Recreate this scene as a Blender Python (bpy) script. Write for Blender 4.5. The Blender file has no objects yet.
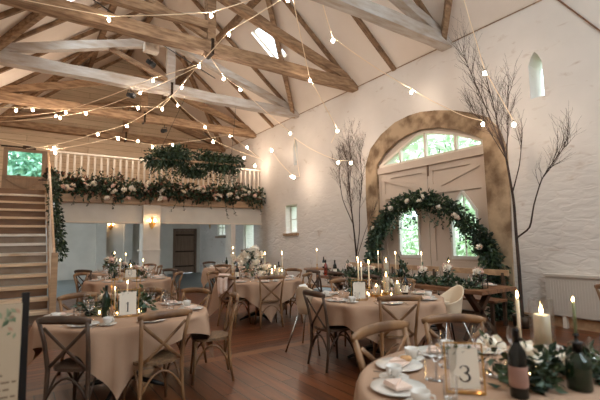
import bpy, math, random
from math import sin, cos, pi, radians as R
from mathutils import Vector as V, Matrix, geometry
random.seed(7)
S = bpy.context.scene
COL = S.collection

# ---------------------------------------------------------------- helpers
def lin(c):
    o = []
    for x in c:
        x /= 255.
        o.append(x/12.92 if x <= .04045 else ((x+.055)/1.055)**2.4)
    return (*o, 1)

class MB:
    """collects shapes, builds ONE mesh object"""
    def __init__(s): s.v = []; s.f = []; s.sm = []; s.mi = []
    def add(s, vs, fs, smooth=False, mi=0):
        n = len(s.v); s.v += [tuple(v) for v in vs]
        for f in fs: s.f.append(tuple(i+n for i in f)); s.sm.append(smooth); s.mi.append(mi)
        return s
    def box(s, c, d, rz=0, mi=0, M=None):
        x, y, z = d[0]/2, d[1]/2, d[2]/2
        vs = [V(p) for p in ((-x,-y,-z),(x,-y,-z),(x,y,-z),(-x,y,-z),(-x,-y,z),(x,-y,z),(x,y,z),(-x,y,z))]
        m = M if M is not None else Matrix.Rotation(rz, 3, 'Z')
        vs = [m @ p + V(c) for p in vs]
        return s.add(vs, [(0,3,2,1),(4,5,6,7),(0,1,5,4),(1,2,6,5),(2,3,7,6),(3,0,4,7)], mi=mi)
    def b2(s, a, b, mi=0):
        return s.box([(a[i]+b[i])/2 for i in range(3)], [abs(b[i]-a[i]) for i in range(3)], mi=mi)
    def beam(s, a, b, w, h, up=(0,0,1), mi=0, segs=1, jit=0, seed=0):
        """rectangular timber between two points; jit gives it a slightly hewn outline"""
        a = V(a); b = V(b); d = (b-a).normalized(); u = V(up)
        r = d.cross(u)
        if r.length < 1e-4: r = d.cross(V((1,0,0)))
        r.normalize(); u = r.cross(d)
        rn = random.Random(seed); vs = []; fs = []
        for i in range(segs+1):
            p = a.lerp(b, i/segs)
            j = [rn.uniform(-jit, jit) for _ in range(4)]
            c = [(-w/2+j[0], -h/2+j[1]), (w/2+j[2], -h/2+j[1]), (w/2+j[2], h/2+j[3]), (-w/2+j[0], h/2+j[3])]
            vs += [p + r*x + u*y for x, y in c]
        for i in range(segs):
            o = i*4
            for k in range(4): fs.append((o+k, o+(k+1) % 4, o+4+(k+1) % 4, o+4+k))
        fs.append((3,2,1,0)); o = segs*4; fs.append((o, o+1, o+2, o+3))
        return s.add(vs, fs, mi=mi)
    def tube(s, pts, rad, n=8, flat=1, mi=0, up=None, caps=True):
        pts = [V(p) for p in pts]
        if not isinstance(rad, (list, tuple)): rad = [rad]*len(pts)
        vs = []; fs = []; prev = None
        for i, p in enumerate(pts):
            d = (pts[min(i+1, len(pts)-1)] - pts[max(i-1, 0)])
            d = d.normalized() if d.length > 1e-9 else V((0,0,1))
            if up is not None: x = V(up) - d*V(up).dot(d)
            elif prev is None: x = d.cross(V((0,0,1)) if abs(d.z) < .9 else V((1,0,0)))
            else: x = prev - d*prev.dot(d)
            if x.length < 1e-6: x = d.orthogonal()
            x.normalize(); prev = x; y = d.cross(x)
            for k in range(n):
                t = 2*pi*k/n
                vs.append(p + x*cos(t)*rad[i] + y*sin(t)*rad[i]*flat)
        for i in range(len(pts)-1):
            for k in range(n):
                fs.append((i*n+k, i*n+(k+1) % n, (i+1)*n+(k+1) % n, (i+1)*n+k))
        if caps:
            fs.append(tuple(range(n-1, -1, -1))); o = (len(pts)-1)*n; fs.append(tuple(range(o, o+n)))
        return s.add(vs, fs, True, mi)
    def lathe(s, prof, n=16, c=(0,0,0), mi=0, cap0=True, cap1=False):
        vs = []; fs = []
        for r, z in prof:
            for k in range(n):
                t = 2*pi*k/n; vs.append((c[0]+r*cos(t), c[1]+r*sin(t), c[2]+z))
        for i in range(len(prof)-1):
            for k in range(n): fs.append((i*n+k, i*n+(k+1) % n, (i+1)*n+(k+1) % n, (i+1)*n+k))
        if cap0: fs.append(tuple(range(n-1, -1, -1)))
        if cap1: o = (len(prof)-1)*n; fs.append(tuple(range(o, o+n)))
        return s.add(vs, fs, True, mi)
    def ball(s, c, r, n=10, m=6, sc=(1,1,1), mi=0):
        vs = []; fs = []
        for i in range(m+1):
            p = pi*i/m
            for k in range(n):
                t = 2*pi*k/n
                vs.append((c[0]+sc[0]*r*sin(p)*cos(t), c[1]+sc[1]*r*sin(p)*sin(t), c[2]-sc[2]*r*cos(p)))
        for i in range(m):
            for k in range(n): fs.append((i*n+k, i*n+(k+1) % n, (i+1)*n+(k+1) % n, (i+1)*n+k))
        return s.add(vs, fs, True, mi)
    def prism(s, loops, place, depth, mi=0):
        """polygon with holes (2D loops) put in place by place(u, v, w), extruded over w in 0..depth"""
        tris = geometry.tessellate_polygon([[V((u, v, 0)) for u, v in lp] for lp in loops])
        flat = [p for lp in loops for p in lp]; n = len(flat)
        vs = [place(u, v, 0) for u, v in flat] + [place(u, v, depth) for u, v in flat]
        fs = [tuple(t) for t in tris] + [tuple(i+n for i in reversed(t)) for t in tris]
        o = 0
        for lp in loops:
            m = len(lp)
            for k in range(m): a = o+k; b = o+(k+1) % m; fs.append((a, b, b+n, a+n))
            o += m
        return s.add(vs, fs, mi=mi)
    def leaf(s, p, d, ln, w, mi=0, rn=random):
        d = V(d).normalized(); sd = d.cross(V((rn.uniform(-1,1), rn.uniform(-1,1), rn.uniform(-1,1))))
        if sd.length < 1e-3: sd = d.orthogonal()
        sd.normalize(); nn = d.cross(sd); p = V(p)
        m = p + d*ln*.45 + nn*ln*.08
        return s.add([p, m+sd*w, p+d*ln-nn*ln*.06, m-sd*w], [(0,1,2,3)], mi=mi)
    def obj(s, name, mat, parent=None, fix=True):
        me = bpy.data.meshes.new(name); me.from_pydata(s.v, [], s.f)
        me.polygons.foreach_set('use_smooth', s.sm)
        ms = mat if isinstance(mat, (list, tuple)) else [mat]
        for m in ms: me.materials.append(m)
        if len(ms) > 1: me.polygons.foreach_set('material_index', s.mi)
        me.update()
        if fix:
            import bmesh
            bm = bmesh.new(); bm.from_mesh(me); bmesh.ops.recalc_face_normals(bm, faces=bm.faces); bm.to_mesh(me); bm.free()
        o = bpy.data.objects.new(name, me); COL.objects.link(o)
        if parent: o.parent = parent
        return o

def tag(o, label=None, cat=None, group=None, kind=None):
    if label: o['label'] = label
    if cat: o['category'] = cat
    if group: o['group'] = group
    if kind: o['kind'] = kind
    return o
def thing(name, label, cat, loc=(0,0,0), rz=0, group=None):
    o = bpy.data.objects.new(name, None); COL.objects.link(o); o.location = loc; o.rotation_euler = (0,0,rz)
    o.empty_display_size = .1
    return tag(o, label, cat, group)
KIDS = {}
def kids(o): return [c for c in o.children]
def dup(src, loc, rz=0, label=None, group=None, scale=None):
    r = src.copy(); COL.objects.link(r); r.location = loc; r.rotation_euler = (0,0,rz)
    if scale: r.scale = scale
    if label: r['label'] = label
    if group: r['group'] = group
    for ch in kids(src):
        c = ch.copy(); COL.objects.link(c); c.parent = r
        for g in kids(ch):
            d = g.copy(); COL.objects.link(d); d.parent = c
    return r
class Once:
    """first placing uses the built prototype itself, later ones copy it"""
    def __init__(s, make): s.make = make; s.p = None
    def put(s, loc, rz, label, group=None, scale=None):
        if s.p is None:
            s.p = s.make(); o = s.p; o.location = loc; o.rotation_euler = (0,0,rz)
            if scale: o.scale = scale
            o['label'] = label
            if group: o['group'] = group
            return o
        o = dup(s.p, loc, rz, label, group, scale or (1,1,1))
        if not group and 'group' in o: del o['group']
        return o
def struct(o, label=None):
    o['kind'] = 'structure'
    if label: o['label'] = label
    return o

# ---------------------------------------------------------------- materials
def mat(name, c1, c2=None, scale=6, rough=.6, bump=0, bscale=None, stretch=(1,1,1), metal=0, detail=4, contrast=(.35,.65), spec=.5, sss=0, bdist=.02):
    m = bpy.data.materials.new(name); m.use_nodes = True; nt = m.node_tree; N = nt.nodes; L = nt.links
    b = N['Principled BSDF']; b.inputs['Roughness'].default_value = rough; b.inputs['Metallic'].default_value = metal
    b.inputs['Base Color'].default_value = lin(c1); b.inputs['Specular IOR Level'].default_value = spec
    if c2 or bump:
        tc = N.new('ShaderNodeTexCoord'); mp = N.new('ShaderNodeMapping'); mp.inputs['Scale'].default_value = stretch
        L.new(tc.outputs['Object'], mp.inputs['Vector'])
        if c2:
            no = N.new('ShaderNodeTexNoise'); no.inputs['Scale'].default_value = scale; no.inputs['Detail'].default_value = detail
            L.new(mp.outputs[0], no.inputs['Vector'])
            cr = N.new('ShaderNodeValToRGB'); cr.color_ramp.elements[0].color = lin(c1); cr.color_ramp.elements[1].color = lin(c2)
            cr.color_ramp.elements[0].position, cr.color_ramp.elements[1].position = contrast
            L.new(no.outputs['Fac'], cr.inputs[0]); L.new(cr.outputs[0], b.inputs['Base Color'])
        if bump:
            n2 = N.new('ShaderNodeTexNoise'); n2.inputs['Scale'].default_value = bscale or scale; n2.inputs['Detail'].default_value = 4
            L.new(mp.outputs[0], n2.inputs['Vector'])
            bp = N.new('ShaderNodeBump'); bp.inputs['Strength'].default_value = bump; bp.inputs['Distance'].default_value = bdist
            L.new(n2.outputs['Fac'], bp.inputs['Height']); L.new(bp.outputs[0], b.inputs['Normal'])
    if sss: b.inputs['Subsurface Weight'].default_value = sss; b.inputs['Subsurface Radius'].default_value = (.02,.01,.006)
    return m
def emit(name, c, s):
    m = bpy.data.materials.new(name); m.use_nodes = True; N = m.node_tree.nodes; N.clear()
    e = N.new('ShaderNodeEmission'); e.inputs[0].default_value = c; e.inputs[1].default_value = s
    o = N.new('ShaderNodeOutputMaterial'); m.node_tree.links.new(e.outputs[0], o.inputs[0]); return m
def glass(name, tint=(1,1,1,1), refl=.12, graze=.55):
    m = bpy.data.materials.new(name); m.use_nodes = True; N = m.node_tree.nodes; L = m.node_tree.links; N.clear()
    t = N.new('ShaderNodeBsdfTransparent'); t.inputs[0].default_value = tint
    g = N.new('ShaderNodeBsdfGlossy'); g.inputs['Roughness'].default_value = .05
    lw = N.new('ShaderNodeLayerWeight'); lw.inputs[0].default_value = .35
    ma = N.new('ShaderNodeMath'); ma.operation = 'MULTIPLY_ADD'; ma.inputs[1].default_value = graze; ma.inputs[2].default_value = refl*.4
    mx = N.new('ShaderNodeMixShader'); o = N.new('ShaderNodeOutputMaterial')
    L.new(lw.outputs['Fresnel'], ma.inputs[0]); L.new(ma.outputs[0], mx.inputs[0])
    L.new(t.outputs[0], mx.inputs[1]); L.new(g.outputs[0], mx.inputs[2]); L.new(mx.outputs[0], o.inputs[0]); return m

def stone_wall():
    m = mat('whitewashed_stone', (206,198,190), (216,208,200), scale=.9, rough=.9)
    nt = m.node_tree; N = nt.nodes; L = nt.links; b = N['Principled BSDF']
    tc = N.new('ShaderNodeTexCoord'); mp = N.new('ShaderNodeMapping'); mp.inputs['Scale'].default_value = (2.2,2.2,5.6)
    L.new(tc.outputs['Object'], mp.inputs['Vector'])
    n0 = N.new('ShaderNodeTexNoise'); n0.inputs['Scale'].default_value = 1.7; L.new(mp.outputs[0], n0.inputs['Vector'])
    mix = N.new('ShaderNodeMix'); mix.data_type = 'VECTOR'; mix.inputs['Factor'].default_value = .45
    L.new(mp.outputs[0], mix.inputs['A']); L.new(n0.outputs['Color'], mix.inputs['B'])
    vo = N.new('ShaderNodeTexVoronoi'); vo.feature = 'DISTANCE_TO_EDGE'; vo.inputs['Scale'].default_value = 1.9; L.new(mix.outputs['Result'], vo.inputs['Vector'])
    mr = N.new('ShaderNodeMapRange'); mr.inputs['From Max'].default_value = .22; mr.clamp = True; L.new(vo.outputs['Distance'], mr.inputs['Value'])
    n2 = N.new('ShaderNodeTexNoise'); n2.inputs['Scale'].default_value = 9; n2.inputs['Detail'].default_value = 6; L.new(tc.outputs['Object'], n2.inputs['Vector'])
    ad = N.new('ShaderNodeMath'); ad.operation = 'MULTIPLY_ADD'; ad.inputs[1].default_value = .5; L.new(n2.outputs['Fac'], ad.inputs[0])
    # plaster gets smoother with height
    sx = N.new('ShaderNodeSeparateXYZ'); L.new(tc.outputs['Object'], sx.inputs[0])
    hr = N.new('ShaderNodeMapRange'); hr.inputs['From Min'].default_value = 1.6; hr.inputs['From Max'].default_value = 3.6; hr.inputs['To Min'].default_value = 1.; hr.inputs['To Max'].default_value = .08
    L.new(sx.outputs['Z'], hr.inputs['Value'])
    mu = N.new('ShaderNodeMath'); mu.operation = 'MULTIPLY'; L.new(mr.outputs[0], mu.inputs[0]); L.new(hr.outputs[0], mu.inputs[1])
    L.new(mu.outputs[0], ad.inputs[2])
    bp = N.new('ShaderNodeBump'); bp.inputs['Strength'].default_value = .4; bp.inputs['Distance'].default_value = .016
    L.new(ad.outputs[0], bp.inputs['Height']); L.new(bp.outputs[0], b.inputs['Normal'])
    # thin worn streaks
    base = b.inputs['Base Color'].links[0].from_socket
    n3 = N.new('ShaderNodeTexNoise'); n3.inputs['Scale'].default_value = 2.2; n3.inputs['Detail'].default_value = 8; n3.inputs['Distortion'].default_value = 1.2
    mp3 = N.new('ShaderNodeMapping'); mp3.inputs['Scale'].default_value = (1,1,2.4); L.new(tc.outputs['Object'], mp3.inputs['Vector']); L.new(mp3.outputs[0], n3.inputs['Vector'])
    cr = N.new('ShaderNodeValToRGB'); cr.color_ramp.elements[0].position = .62; cr.color_ramp.elements[1].position = .74
    cr.color_ramp.elements[0].color = (0,0,0,1); cr.color_ramp.elements[1].color = (.5,.5,.5,1); L.new(n3.outputs['Fac'], cr.inputs[0])
    mc = N.new('ShaderNodeMix'); mc.data_type = 'RGBA'; mc.inputs['B'].default_value = lin((160,130,105)); L.new(cr.outputs[0], mc.inputs['Factor']); L.new(base, mc.inputs['A'])
    L.new(mc.outputs['Result'], b.inputs['Base Color'])
    return m

def boards(name, c1, c2, c3, w=.16, ln=2.4, rot=0, rough=.35, grain=.8, mort=.007):
    m = bpy.data.materials.new(name); m.use_nodes = True; nt = m.node_tree; N = nt.nodes; L = nt.links; b = N['Principled BSDF']
    tc = N.new('ShaderNodeTexCoord'); mp = N.new('ShaderNodeMapping'); mp.inputs['Rotation'].default_value = rot if isinstance(rot, tuple) else (0,0,rot)
    L.new(tc.outputs['Object'], mp.inputs['Vector'])
    br = N.new('ShaderNodeTexBrick'); br.inputs['Scale'].default_value = 1; br.inputs['Brick Width'].default_value = ln; br.inputs['Row Height'].default_value = w
    br.inputs['Mortar Size'].default_value = mort; br.inputs['Mortar Smooth'].default_value = .3; br.inputs['Color1'].default_value = lin(c1); br.inputs['Color2'].default_value = lin(c2); br.inputs['Mortar'].default_value = lin(c3)
    L.new(mp.outputs[0], br.inputs['Vector'])
    m2 = N.new('ShaderNodeMapping'); m2.inputs['Scale'].default_value = (1.2,14,14); L.new(mp.outputs[0], m2.inputs['Vector'])
    no = N.new('ShaderNodeTexNoise'); no.inputs['Scale'].default_value = 1.5; no.inputs['Detail'].default_value = 5; L.new(m2.outputs[0], no.inputs['Vector'])
    cr = N.new('ShaderNodeValToRGB'); cr.color_ramp.elements[0].color = (.45,.42,.4,1); cr.color_ramp.elements[1].color = (1.25,1.25,1.25,1); cr.color_ramp.elements[0].position = .3; cr.color_ramp.elements[1].position = .7
    L.new(no.outputs['Fac'], cr.inputs[0])
    mx = N.new('ShaderNodeMix'); mx.data_type = 'RGBA'; mx.blend_type = 'MULTIPLY'; mx.inputs['Factor'].default_value = grain
    L.new(br.outputs['Color'], mx.inputs['A']); L.new(cr.outputs[0], mx.inputs['B']); L.new(mx.outputs['Result'], b.inputs['Base Color'])
    b.inputs['Roughness'].default_value = rough
    bp = N.new('ShaderNodeBump'); bp.inputs['Strength'].default_value = .5; bp.inputs['Distance'].default_value = .01; bp.invert = True
    L.new(br.outputs['Fac'], bp.inputs['Height']); L.new(bp.outputs[0], b.inputs['Normal'])
    return m

M = dict(
 stone=stone_wall(),
 plaster=mat('roof_plaster', (224,212,200), (230,219,208), scale=1.1, rough=.9, bump=.12, bscale=5),
 white_wall=mat('white_painted_wall', (206,200,190), (216,210,200), scale=2, rough=.85, bump=.1, bscale=8),
 cream_paint=mat('cream_painted_wood', (216,203,186), (224,212,196), scale=3, rough=.6),
 timber=mat('weathered_timber', (122,94,70), (170,140,110), scale=3, rough=.8, bump=.5, bscale=8, stretch=(1,5,5)),
 timber_y=mat('weathered_rafter', (104,80,58), (146,116,88), scale=3, rough=.8, bump=.4, bscale=8, stretch=(2,6,2)),
 white_timber=mat('limewashed_timber', (168,152,136), (196,190,184), scale=2.2, rough=.75, bump=.5, bscale=7, stretch=(1,5,5), contrast=(.3,.7)),
 chair=mat('crossback_oak', (98,68,44), (140,104,70), scale=7, rough=.45, bump=.15, bscale=14, stretch=(1,1,.4)),
 chair_dark=mat('dark_crossback', (62,46,34), (84,62,46), scale=7, rough=.5),
 rush=mat('seat_wood', (96,72,50), (128,98,68), scale=30, rough=.6, bump=.4, bscale=60),
 cloth=mat('blush_linen', (162,130,106), (174,142,117), scale=3, rough=.85, bump=.12, bscale=10),
 cloth_white=mat('white_linen', (226,222,216), (236,232,226), scale=8, rough=.8, bump=.15, bscale=14),
 napkin=mat('blush_napkin', (214,188,172), (224,200,186), scale=8, rough=.8),
 dark=mat('black_metal', (22,20,20), rough=.45, metal=.2),
 black=mat('black_plastic', (16,16,17), rough=.5),
 iron=mat('dark_bronze', (60,46,34), rough=.4, metal=.7),
 gold=mat('gold_metal', (205,160,90), rough=.28, metal=.95),
 silver=mat('brushed_steel', (190,190,188), rough=.25, metal=.9),
 china=mat('white_china', (214,208,200), rough=.18),
 glass=glass('clear_glass'),
 pane=glass('window_pane', (.97,1,1,1), .03, .12),
 wine=glass('green_bottle_glass', (.05,.13,.06,1), .5),
 rose_wine=glass('rose_bottle_glass', (.8,.25,.18,1), .4),
 bottle=mat('dark_bottle_glass', (10,14,10), rough=.1),
 green_bottle=mat('green_bottle', (22,40,24), rough=.1),
 foil=mat('bottle_foil', (20,16,16), rough=.3, metal=.4),
 wax=mat('ivory_wax', (236,222,196), rough=.45, sss=.3),
 green_wax=mat('sage_wax', (120,130,96), rough=.45, sss=.2),
 flame=emit('candle_flame', (1,.62,.25,1), 45),
 bulb=emit('festoon_bulb_glow', (1,.81,.64,1), 290),
 sconce=emit('sconce_candle_bulb', (1,.62,.3,1), 90),
 leaf=mat('dark_green_leaf', (18,34,20), (40,62,38), scale=3, rough=.5),
 leaf2=mat('olive_leaf', (44,62,36), (78,94,58), scale=3, rough=.5),
 leaf3=mat('eucalyptus_leaf', (60,84,70), (96,116,96), scale=3, rough=.55),
 dry_leaf=mat('bronze_leaf', (92,50,38), (120,76,56), scale=3, rough=.6),
 petal=mat('ivory_petal', (238,226,208), (246,238,224), scale=4, rough=.6, sss=.1),
 blush=mat('blush_petal', (226,190,176), (236,206,192), scale=4, rough=.6, sss=.1),
 bark=mat('bare_birch_bark', (46,34,28), (72,54,44), scale=8, rough=.85, bump=.4, bscale=20),
 door_paint=mat('taupe_painted_door', (194,174,156), (202,182,164), scale=2, rough=.55, stretch=(1,1,.3)),
 bolt_brown=mat('brown_door_bolt', (120,98,80), rough=.8),  # even brown, used on the door bolt
 arch_stone=mat('sandstone_surround', (112,88,64), (178,152,122), scale=2.6, rough=.9, bump=.6, bscale=7, contrast=(.38,.6), detail=8),
 brown_door=mat('brown_plank_door', (120,96,78), (138,112,92), scale=3, rough=.6, stretch=(6,6,.5)),
 gable_boards=boards('cream_gable_boards', (206,182,152), (214,192,162), (150,126,100), .22, 4, (pi/2,0,0), .6, .25),
 paper=mat('card_paper', (232,222,206), rough=.7),
 board=mat('menu_board_cream', (184,164,138), rough=.6),
 ink=mat('black_ink', (24,20,18), rough=.6),
 slate=mat('slate_blue_floor', (92,104,108), (104,116,120), scale=3, rough=.35),
 slab=mat('rustic_slab_wood', (96,64,44), (140,98,68), scale=3, rough=.4, bump=.2, bscale=8, stretch=(5,1,5)),
 cushion=mat('pale_blue_cushion', (176,194,204), rough=.8),
 plastic=mat('white_highchair_plastic', (216,198,172), rough=.4),
 stair=mat('stair_pine', (164,130,98), (190,156,120), scale=3, rough=.5, stretch=(.6,4,4), bump=.1, bscale=9),
 stair_white=mat('white_tan_stair_tread', (220,214,204), (180,154,126), scale=1.6, rough=.5, stretch=(.8,3,3), contrast=(.45,.62)),  # white blending to tan by noise
 cable=mat('bulb_cable', (244,222,190), rough=.6),  # pale colour stands in for bulb light caught on the cables
 red=mat('orange_sign', (196,96,52), rough=.5),
 food=mat('pastry_crust', (186,140,92), (206,160,110), scale=30, rough=.7),
 grass=mat('outside_grass', (120,150,90), (150,176,116), scale=2, rough=.9),
 hedge=mat('hedge_leaves', (186,206,176), (220,232,206), scale=1.5, rough=.7),
 hedge2=mat('tree_leaves_outside', (120,180,148), (184,222,200), scale=1.5, rough=.7),
 trunk=mat('outside_trunk', (96,80,64), rough=.9),
)
M['stable_paint'] = mat('taupe_stable_door', (140,118,96), (154,130,106), scale=3, stretch=(6,6,.5))
M['faded'] = mat('faded_brown_lettering', (120,100,80)); M['print1'] = mat('printed_sage', (112,128,98)); M['print2'] = mat('printed_pale_sage', (140,148,118)); M['print3'] = mat('printed_blush', (176,140,116))
M['tread'] = mat('pale_stair_tread', (200,174,144), (214,190,160), scale=3, stretch=(.6,4,4))
M['rad'] = mat('radiator_enamel', (196,186,174), rough=.5)
M['burg'] = mat('dusky_label', (150,116,104), rough=.7)
M['riser'] = mat('brown_stair_riser', (104,78,58), (126,96,70), scale=3, stretch=(.6,4,4))
M['riser_w'] = mat('grey_stair_riser', (150,138,126), (128,110,92), scale=2)
M['floor_y'] = boards('floorboards_along_room', (118,66,35), (84,45,24), (22,12,8), .17, 2.6, pi/2, .32)
M['floor_x'] = boards('floorboards_across_room', (124,70,38), (90,50,28), (30,16,10), .12, 2.6, 0, .34)
M['floor_edge'] = mat('floor_border_board', (134,88,56), (116,74,46), scale=4, rough=.35, stretch=(1,8,1))

# ---------------------------------------------------------------- room constants
XR, XL, XC = 7.6, -1.0, 3.3
Y0, Y1, YM, YG = -3.0, 20.3, 13.8, 17.6
ZE, T = 5.78, .84
ZR = ZE + (XR-XC)*T
def roofz(x): return ZE + (XR-x)*T if x > XC else ZE + (x-XL)*T

# floor (three board zones and the slate floor under the gallery) -------------
f = MB()
f.b2((XL-.5, Y0-.3, -.12), (XR+.6, 5.05, 0), 0)
f.b2((XL-.5, 5.05, -.12), (XR+.6, 5.22, 0), 1)
f.b2((XL-.5, 5.22, -.12), (XR+.6, 13.55, 0), 2)
f.b2((XL-.5, 13.55, -.12), (XR+.6, Y1+.4, 0), 3)
struct(f.obj('floor', [M['floor_y'], M['floor_edge'], M['floor_x'], M['slate']]))

# right wall with openings -----------------------------------------------------
def lancet(yc, w, z0, z1):
    return [(yc-w/2, z0), (yc+w/2, z0), (yc+w/2, z1-w*.95), (yc+w*.27, z1-w*.35), (yc, z1), (yc-w*.27, z1-w*.35), (yc-w/2, z1-w*.95)]
AY0, AY1, AZS, AZT, AYC = 4.5, 7.52, 3.28, 4.06, 5.98
def arch_pts(y0, y1, zs, zt, n=16):
    c = (y0+y1)/2; h = (y1-y0)/2; o = []
    for i in range(n+1):
        t = pi*i/n; o.append((c+h*cos(t), zs+(zt-zs)*sin(t)**.85))
    return o
ARI = [(7.52, 3.42), (7.25, 3.68), (6.86, 3.90), (6.5, 4.0), (6.08, 4.04), (5.6, 3.97), (5.16, 3.82), (4.8, 3.64), (4.55, 3.46), (4.5, 3.3)]
ARO = [(7.95, 2.56), (7.92, 3.5), (7.74, 3.91), (7.35, 4.2), (6.83, 4.40), (6.4, 4.46), (6.05, 4.45), (5.6, 4.37), (5.13, 4.23), (4.75, 4.08), (4.43, 3.9), (4.2, 3.6), (4.1, 3.2), (4.08, 2.2)]
arch_open = [(AY1, 0.0), ] + arch_pts(AY0, AY1, AZS, AZT) + [(AY0, 0.0)]
outer = [(Y0-.3, 0), (AY0, 0)] + list(reversed(ARI[:-1])) + [(AY1, 0), (Y1+.3, 0), (Y1+.3, ZE), (Y0-.3, ZE)]
WH = [lancet(3.48, .24, 4.02, 4.88), lancet(11.38, .26, 4.07, 4.98),
      [(11.33, 1.78), (12.06, 1.78), (12.06, 2.74), (11.33, 2.74)],
      [(17.2, 1.8), (18.1, 1.8), (18.1, 2.55), (17.2, 2.55)],
      [(14.45, 1.2), (15.35, 1.2), (15.35, 2.3), (14.45, 2.3)]]
w = MB(); w.prism([outer]+WH, lambda u, v, d: (XR+d, u, v), .5)
struct(w.obj('wall_right', M['stone']))

# sandstone surround of the arch ----------------------------------------------
so = [(AY1+.42, 0), (AY1+.44, .9), (AY1+.41, 1.8)] + ARO + [(AY0-.40, 1.4), (AY0-.38, .7), (AY0-.36, 0)]
rn = random.Random(3)
ring = [(u+rn.uniform(-.02,.02), v) for u, v in so] + [(AY0+.02, 0)] + [(u, v-.0) for u, v in reversed(ARI[:-1])] + [(AY1-.02, 0)]
a = MB(); a.prism([ring], lambda u, v, d: (XR-.05+d, u, v), .30)
struct(a.obj('trim_1', M['arch_stone'])); bpy.data.objects['trim_1']['label'] = 'rough sandstone arch around the great barn doors'

# the great double doors --------------------------------------------------------
XD = 7.665
def DP(u, v, d): return (XD+d, u, v)
def pointed(yc, w, z0, zs, zt): return [(yc-w/2, z0), (yc+w/2, z0), (yc+w/2, zs), (yc, zt), (yc-w/2, zs)]
def door_leaf(num, ya, yb, wy, hinge):
    rt = bpy.data.objects.new(num, None); COL.objects.link(rt); struct(rt)
    win = pointed(wy, .60, 1.12, 2.06, 2.50)
    m = MB(); m.prism([[(ya, .02), (yb, .02), (yb, AZS-.1), (ya, AZS-.1)], win], DP, .05); m.obj('door_panel', M['door_paint'], rt)
    fr = MB()
    st = .13; x0 = XD-.035
    def bar(a, b, c, d): fr.b2((x0, min(a, b), min(c, d)), (XD+.002, max(a, b), max(c, d)))
    bar(ya, ya+st, .02, AZS-.1); bar(yb-st, yb, .02, AZS-.1)
    bar(ya+st, yb-st, AZS-.24, AZS-.1); bar(ya+st, yb-st, 2.52, 2.66); bar(ya+st, yb-st, .86, 1.02); bar(ya+st, yb-st, .02, .24)
    if hinge > 0: p, q = (ya+st, 2.66), (yb-st, 3.04)
    else: p, q = (ya+st, 3.04), (yb-st, 2.66)
    fr.beam((XD-.015, p[0], p[1]), (XD-.015, q[0], q[1]), .035, .12, up=(0,0,1))
    fr.obj('frame_rail', M['door_paint'], rt)
    wf = MB(); wo = pointed(wy, .66, 1.07, 2.08, 2.56)
    wf.prism([wo, pointed(wy, .56, 1.14, 2.05, 2.47)], lambda u, v, d: (XD-.03+d, u, v), .1); wf.obj('window_frame', M['white_wall'], rt)
    bars = MB()
    bars.b2((XD+.01, wy-.012, 1.12), (XD+.035, wy+.012, 2.46)); bars.b2((XD+.01, wy-.28, 1.9), (XD+.035, wy+.28, 1.925))
    if hinge < 0:
        bars.obj('glazing_bar', M['white_wall'], rt)
    g = MB(); g.prism([pointed(wy, .58, 1.13, 2.05, 2.48)], lambda u, v, d: (XD+.04+d, u, v), .006); g.obj('pane', M['pane'], rt)
    return rt
d1 = door_leaf('door_1', 6.01, AY1-.06, 6.62, 1); d1['label'] = 'far leaf of the taupe barn doors beside the bare birch'
d2 = door_leaf('door_2', AY0+.06, 5.99, 5.14, -1); d2['label'] = 'near leaf of the taupe barn doors with barred pointed window'
hb = MB(); hb.b2((XD-.06, 5.95, 2.93), (XD-.035, 5.985, 3.24)); hb.obj('door_bolt', M['bolt_brown'], d2)
# transom frame & fanlight
TZ = AZS+.06
fan = [(AY1-.03, TZ), (AY1-.03, 3.42), (6.2, 4.0), (5.95, 4.0), (5.25, 3.79), (AY0+.06, 3.50), (AY0+.06, TZ)]
fan2 = [(AY1-.16, TZ+.06), (6.22, 3.93), (5.95, 3.93), (5.26, 3.73), (AY0+.13, 3.45), (AY0+.13, TZ+.06)]
tr = bpy.data.objects.new('window_1', None); COL.objects.link(tr); struct(tr, 'four-light fanlight above the barn doors')
m = MB(); m.prism([[(AY1+.03, TZ-.1), (AY1+.05, 3.45), (7.2, 3.75), (6.7, 4.0), (6.1, 4.1), (5.5, 4.02), (5.0, 3.82), (AY0-.03, 3.56), (AY0-.03, TZ-.1)], fan], lambda u, v, d: (XD-.02+d, u, v), .1); m.obj('window_surround', M['door_paint'], tr)
m = MB(); m.prism([fan, fan2], lambda u, v, d: (XD-.05+d, u, v), .09)
for y in (6.78, 6.02, 5.22): m.b2((XD-.05, y-.03, TZ), (XD+.03, y+.03, 3.97 if y == 6.02 else 3.70 if y > 6.5 else 3.76))
m.obj('window_frame', M['cream_paint'], tr)
m = MB(); m.prism([fan], lambda u, v, d: (XD+.03+d, u, v), .006); m.obj('pane', M['pane'], tr)
m = MB(); m.b2((XD-.09, AY0, TZ-.16), (XD+.06, AY1, TZ)); struct(m.obj('trim_2', M['door_paint']), 'moulded transom rail over the barn doors')
m = MB(); m.b2((XD-.05, AY0, 0), (XD+.06, AY0+.07, TZ)); m.b2((XD-.05, AY1-.07, 0), (XD+.06, AY1, TZ)); struct(m.obj('trim_3', M['door_paint']), 'door posts inside the sandstone arch')

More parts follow.
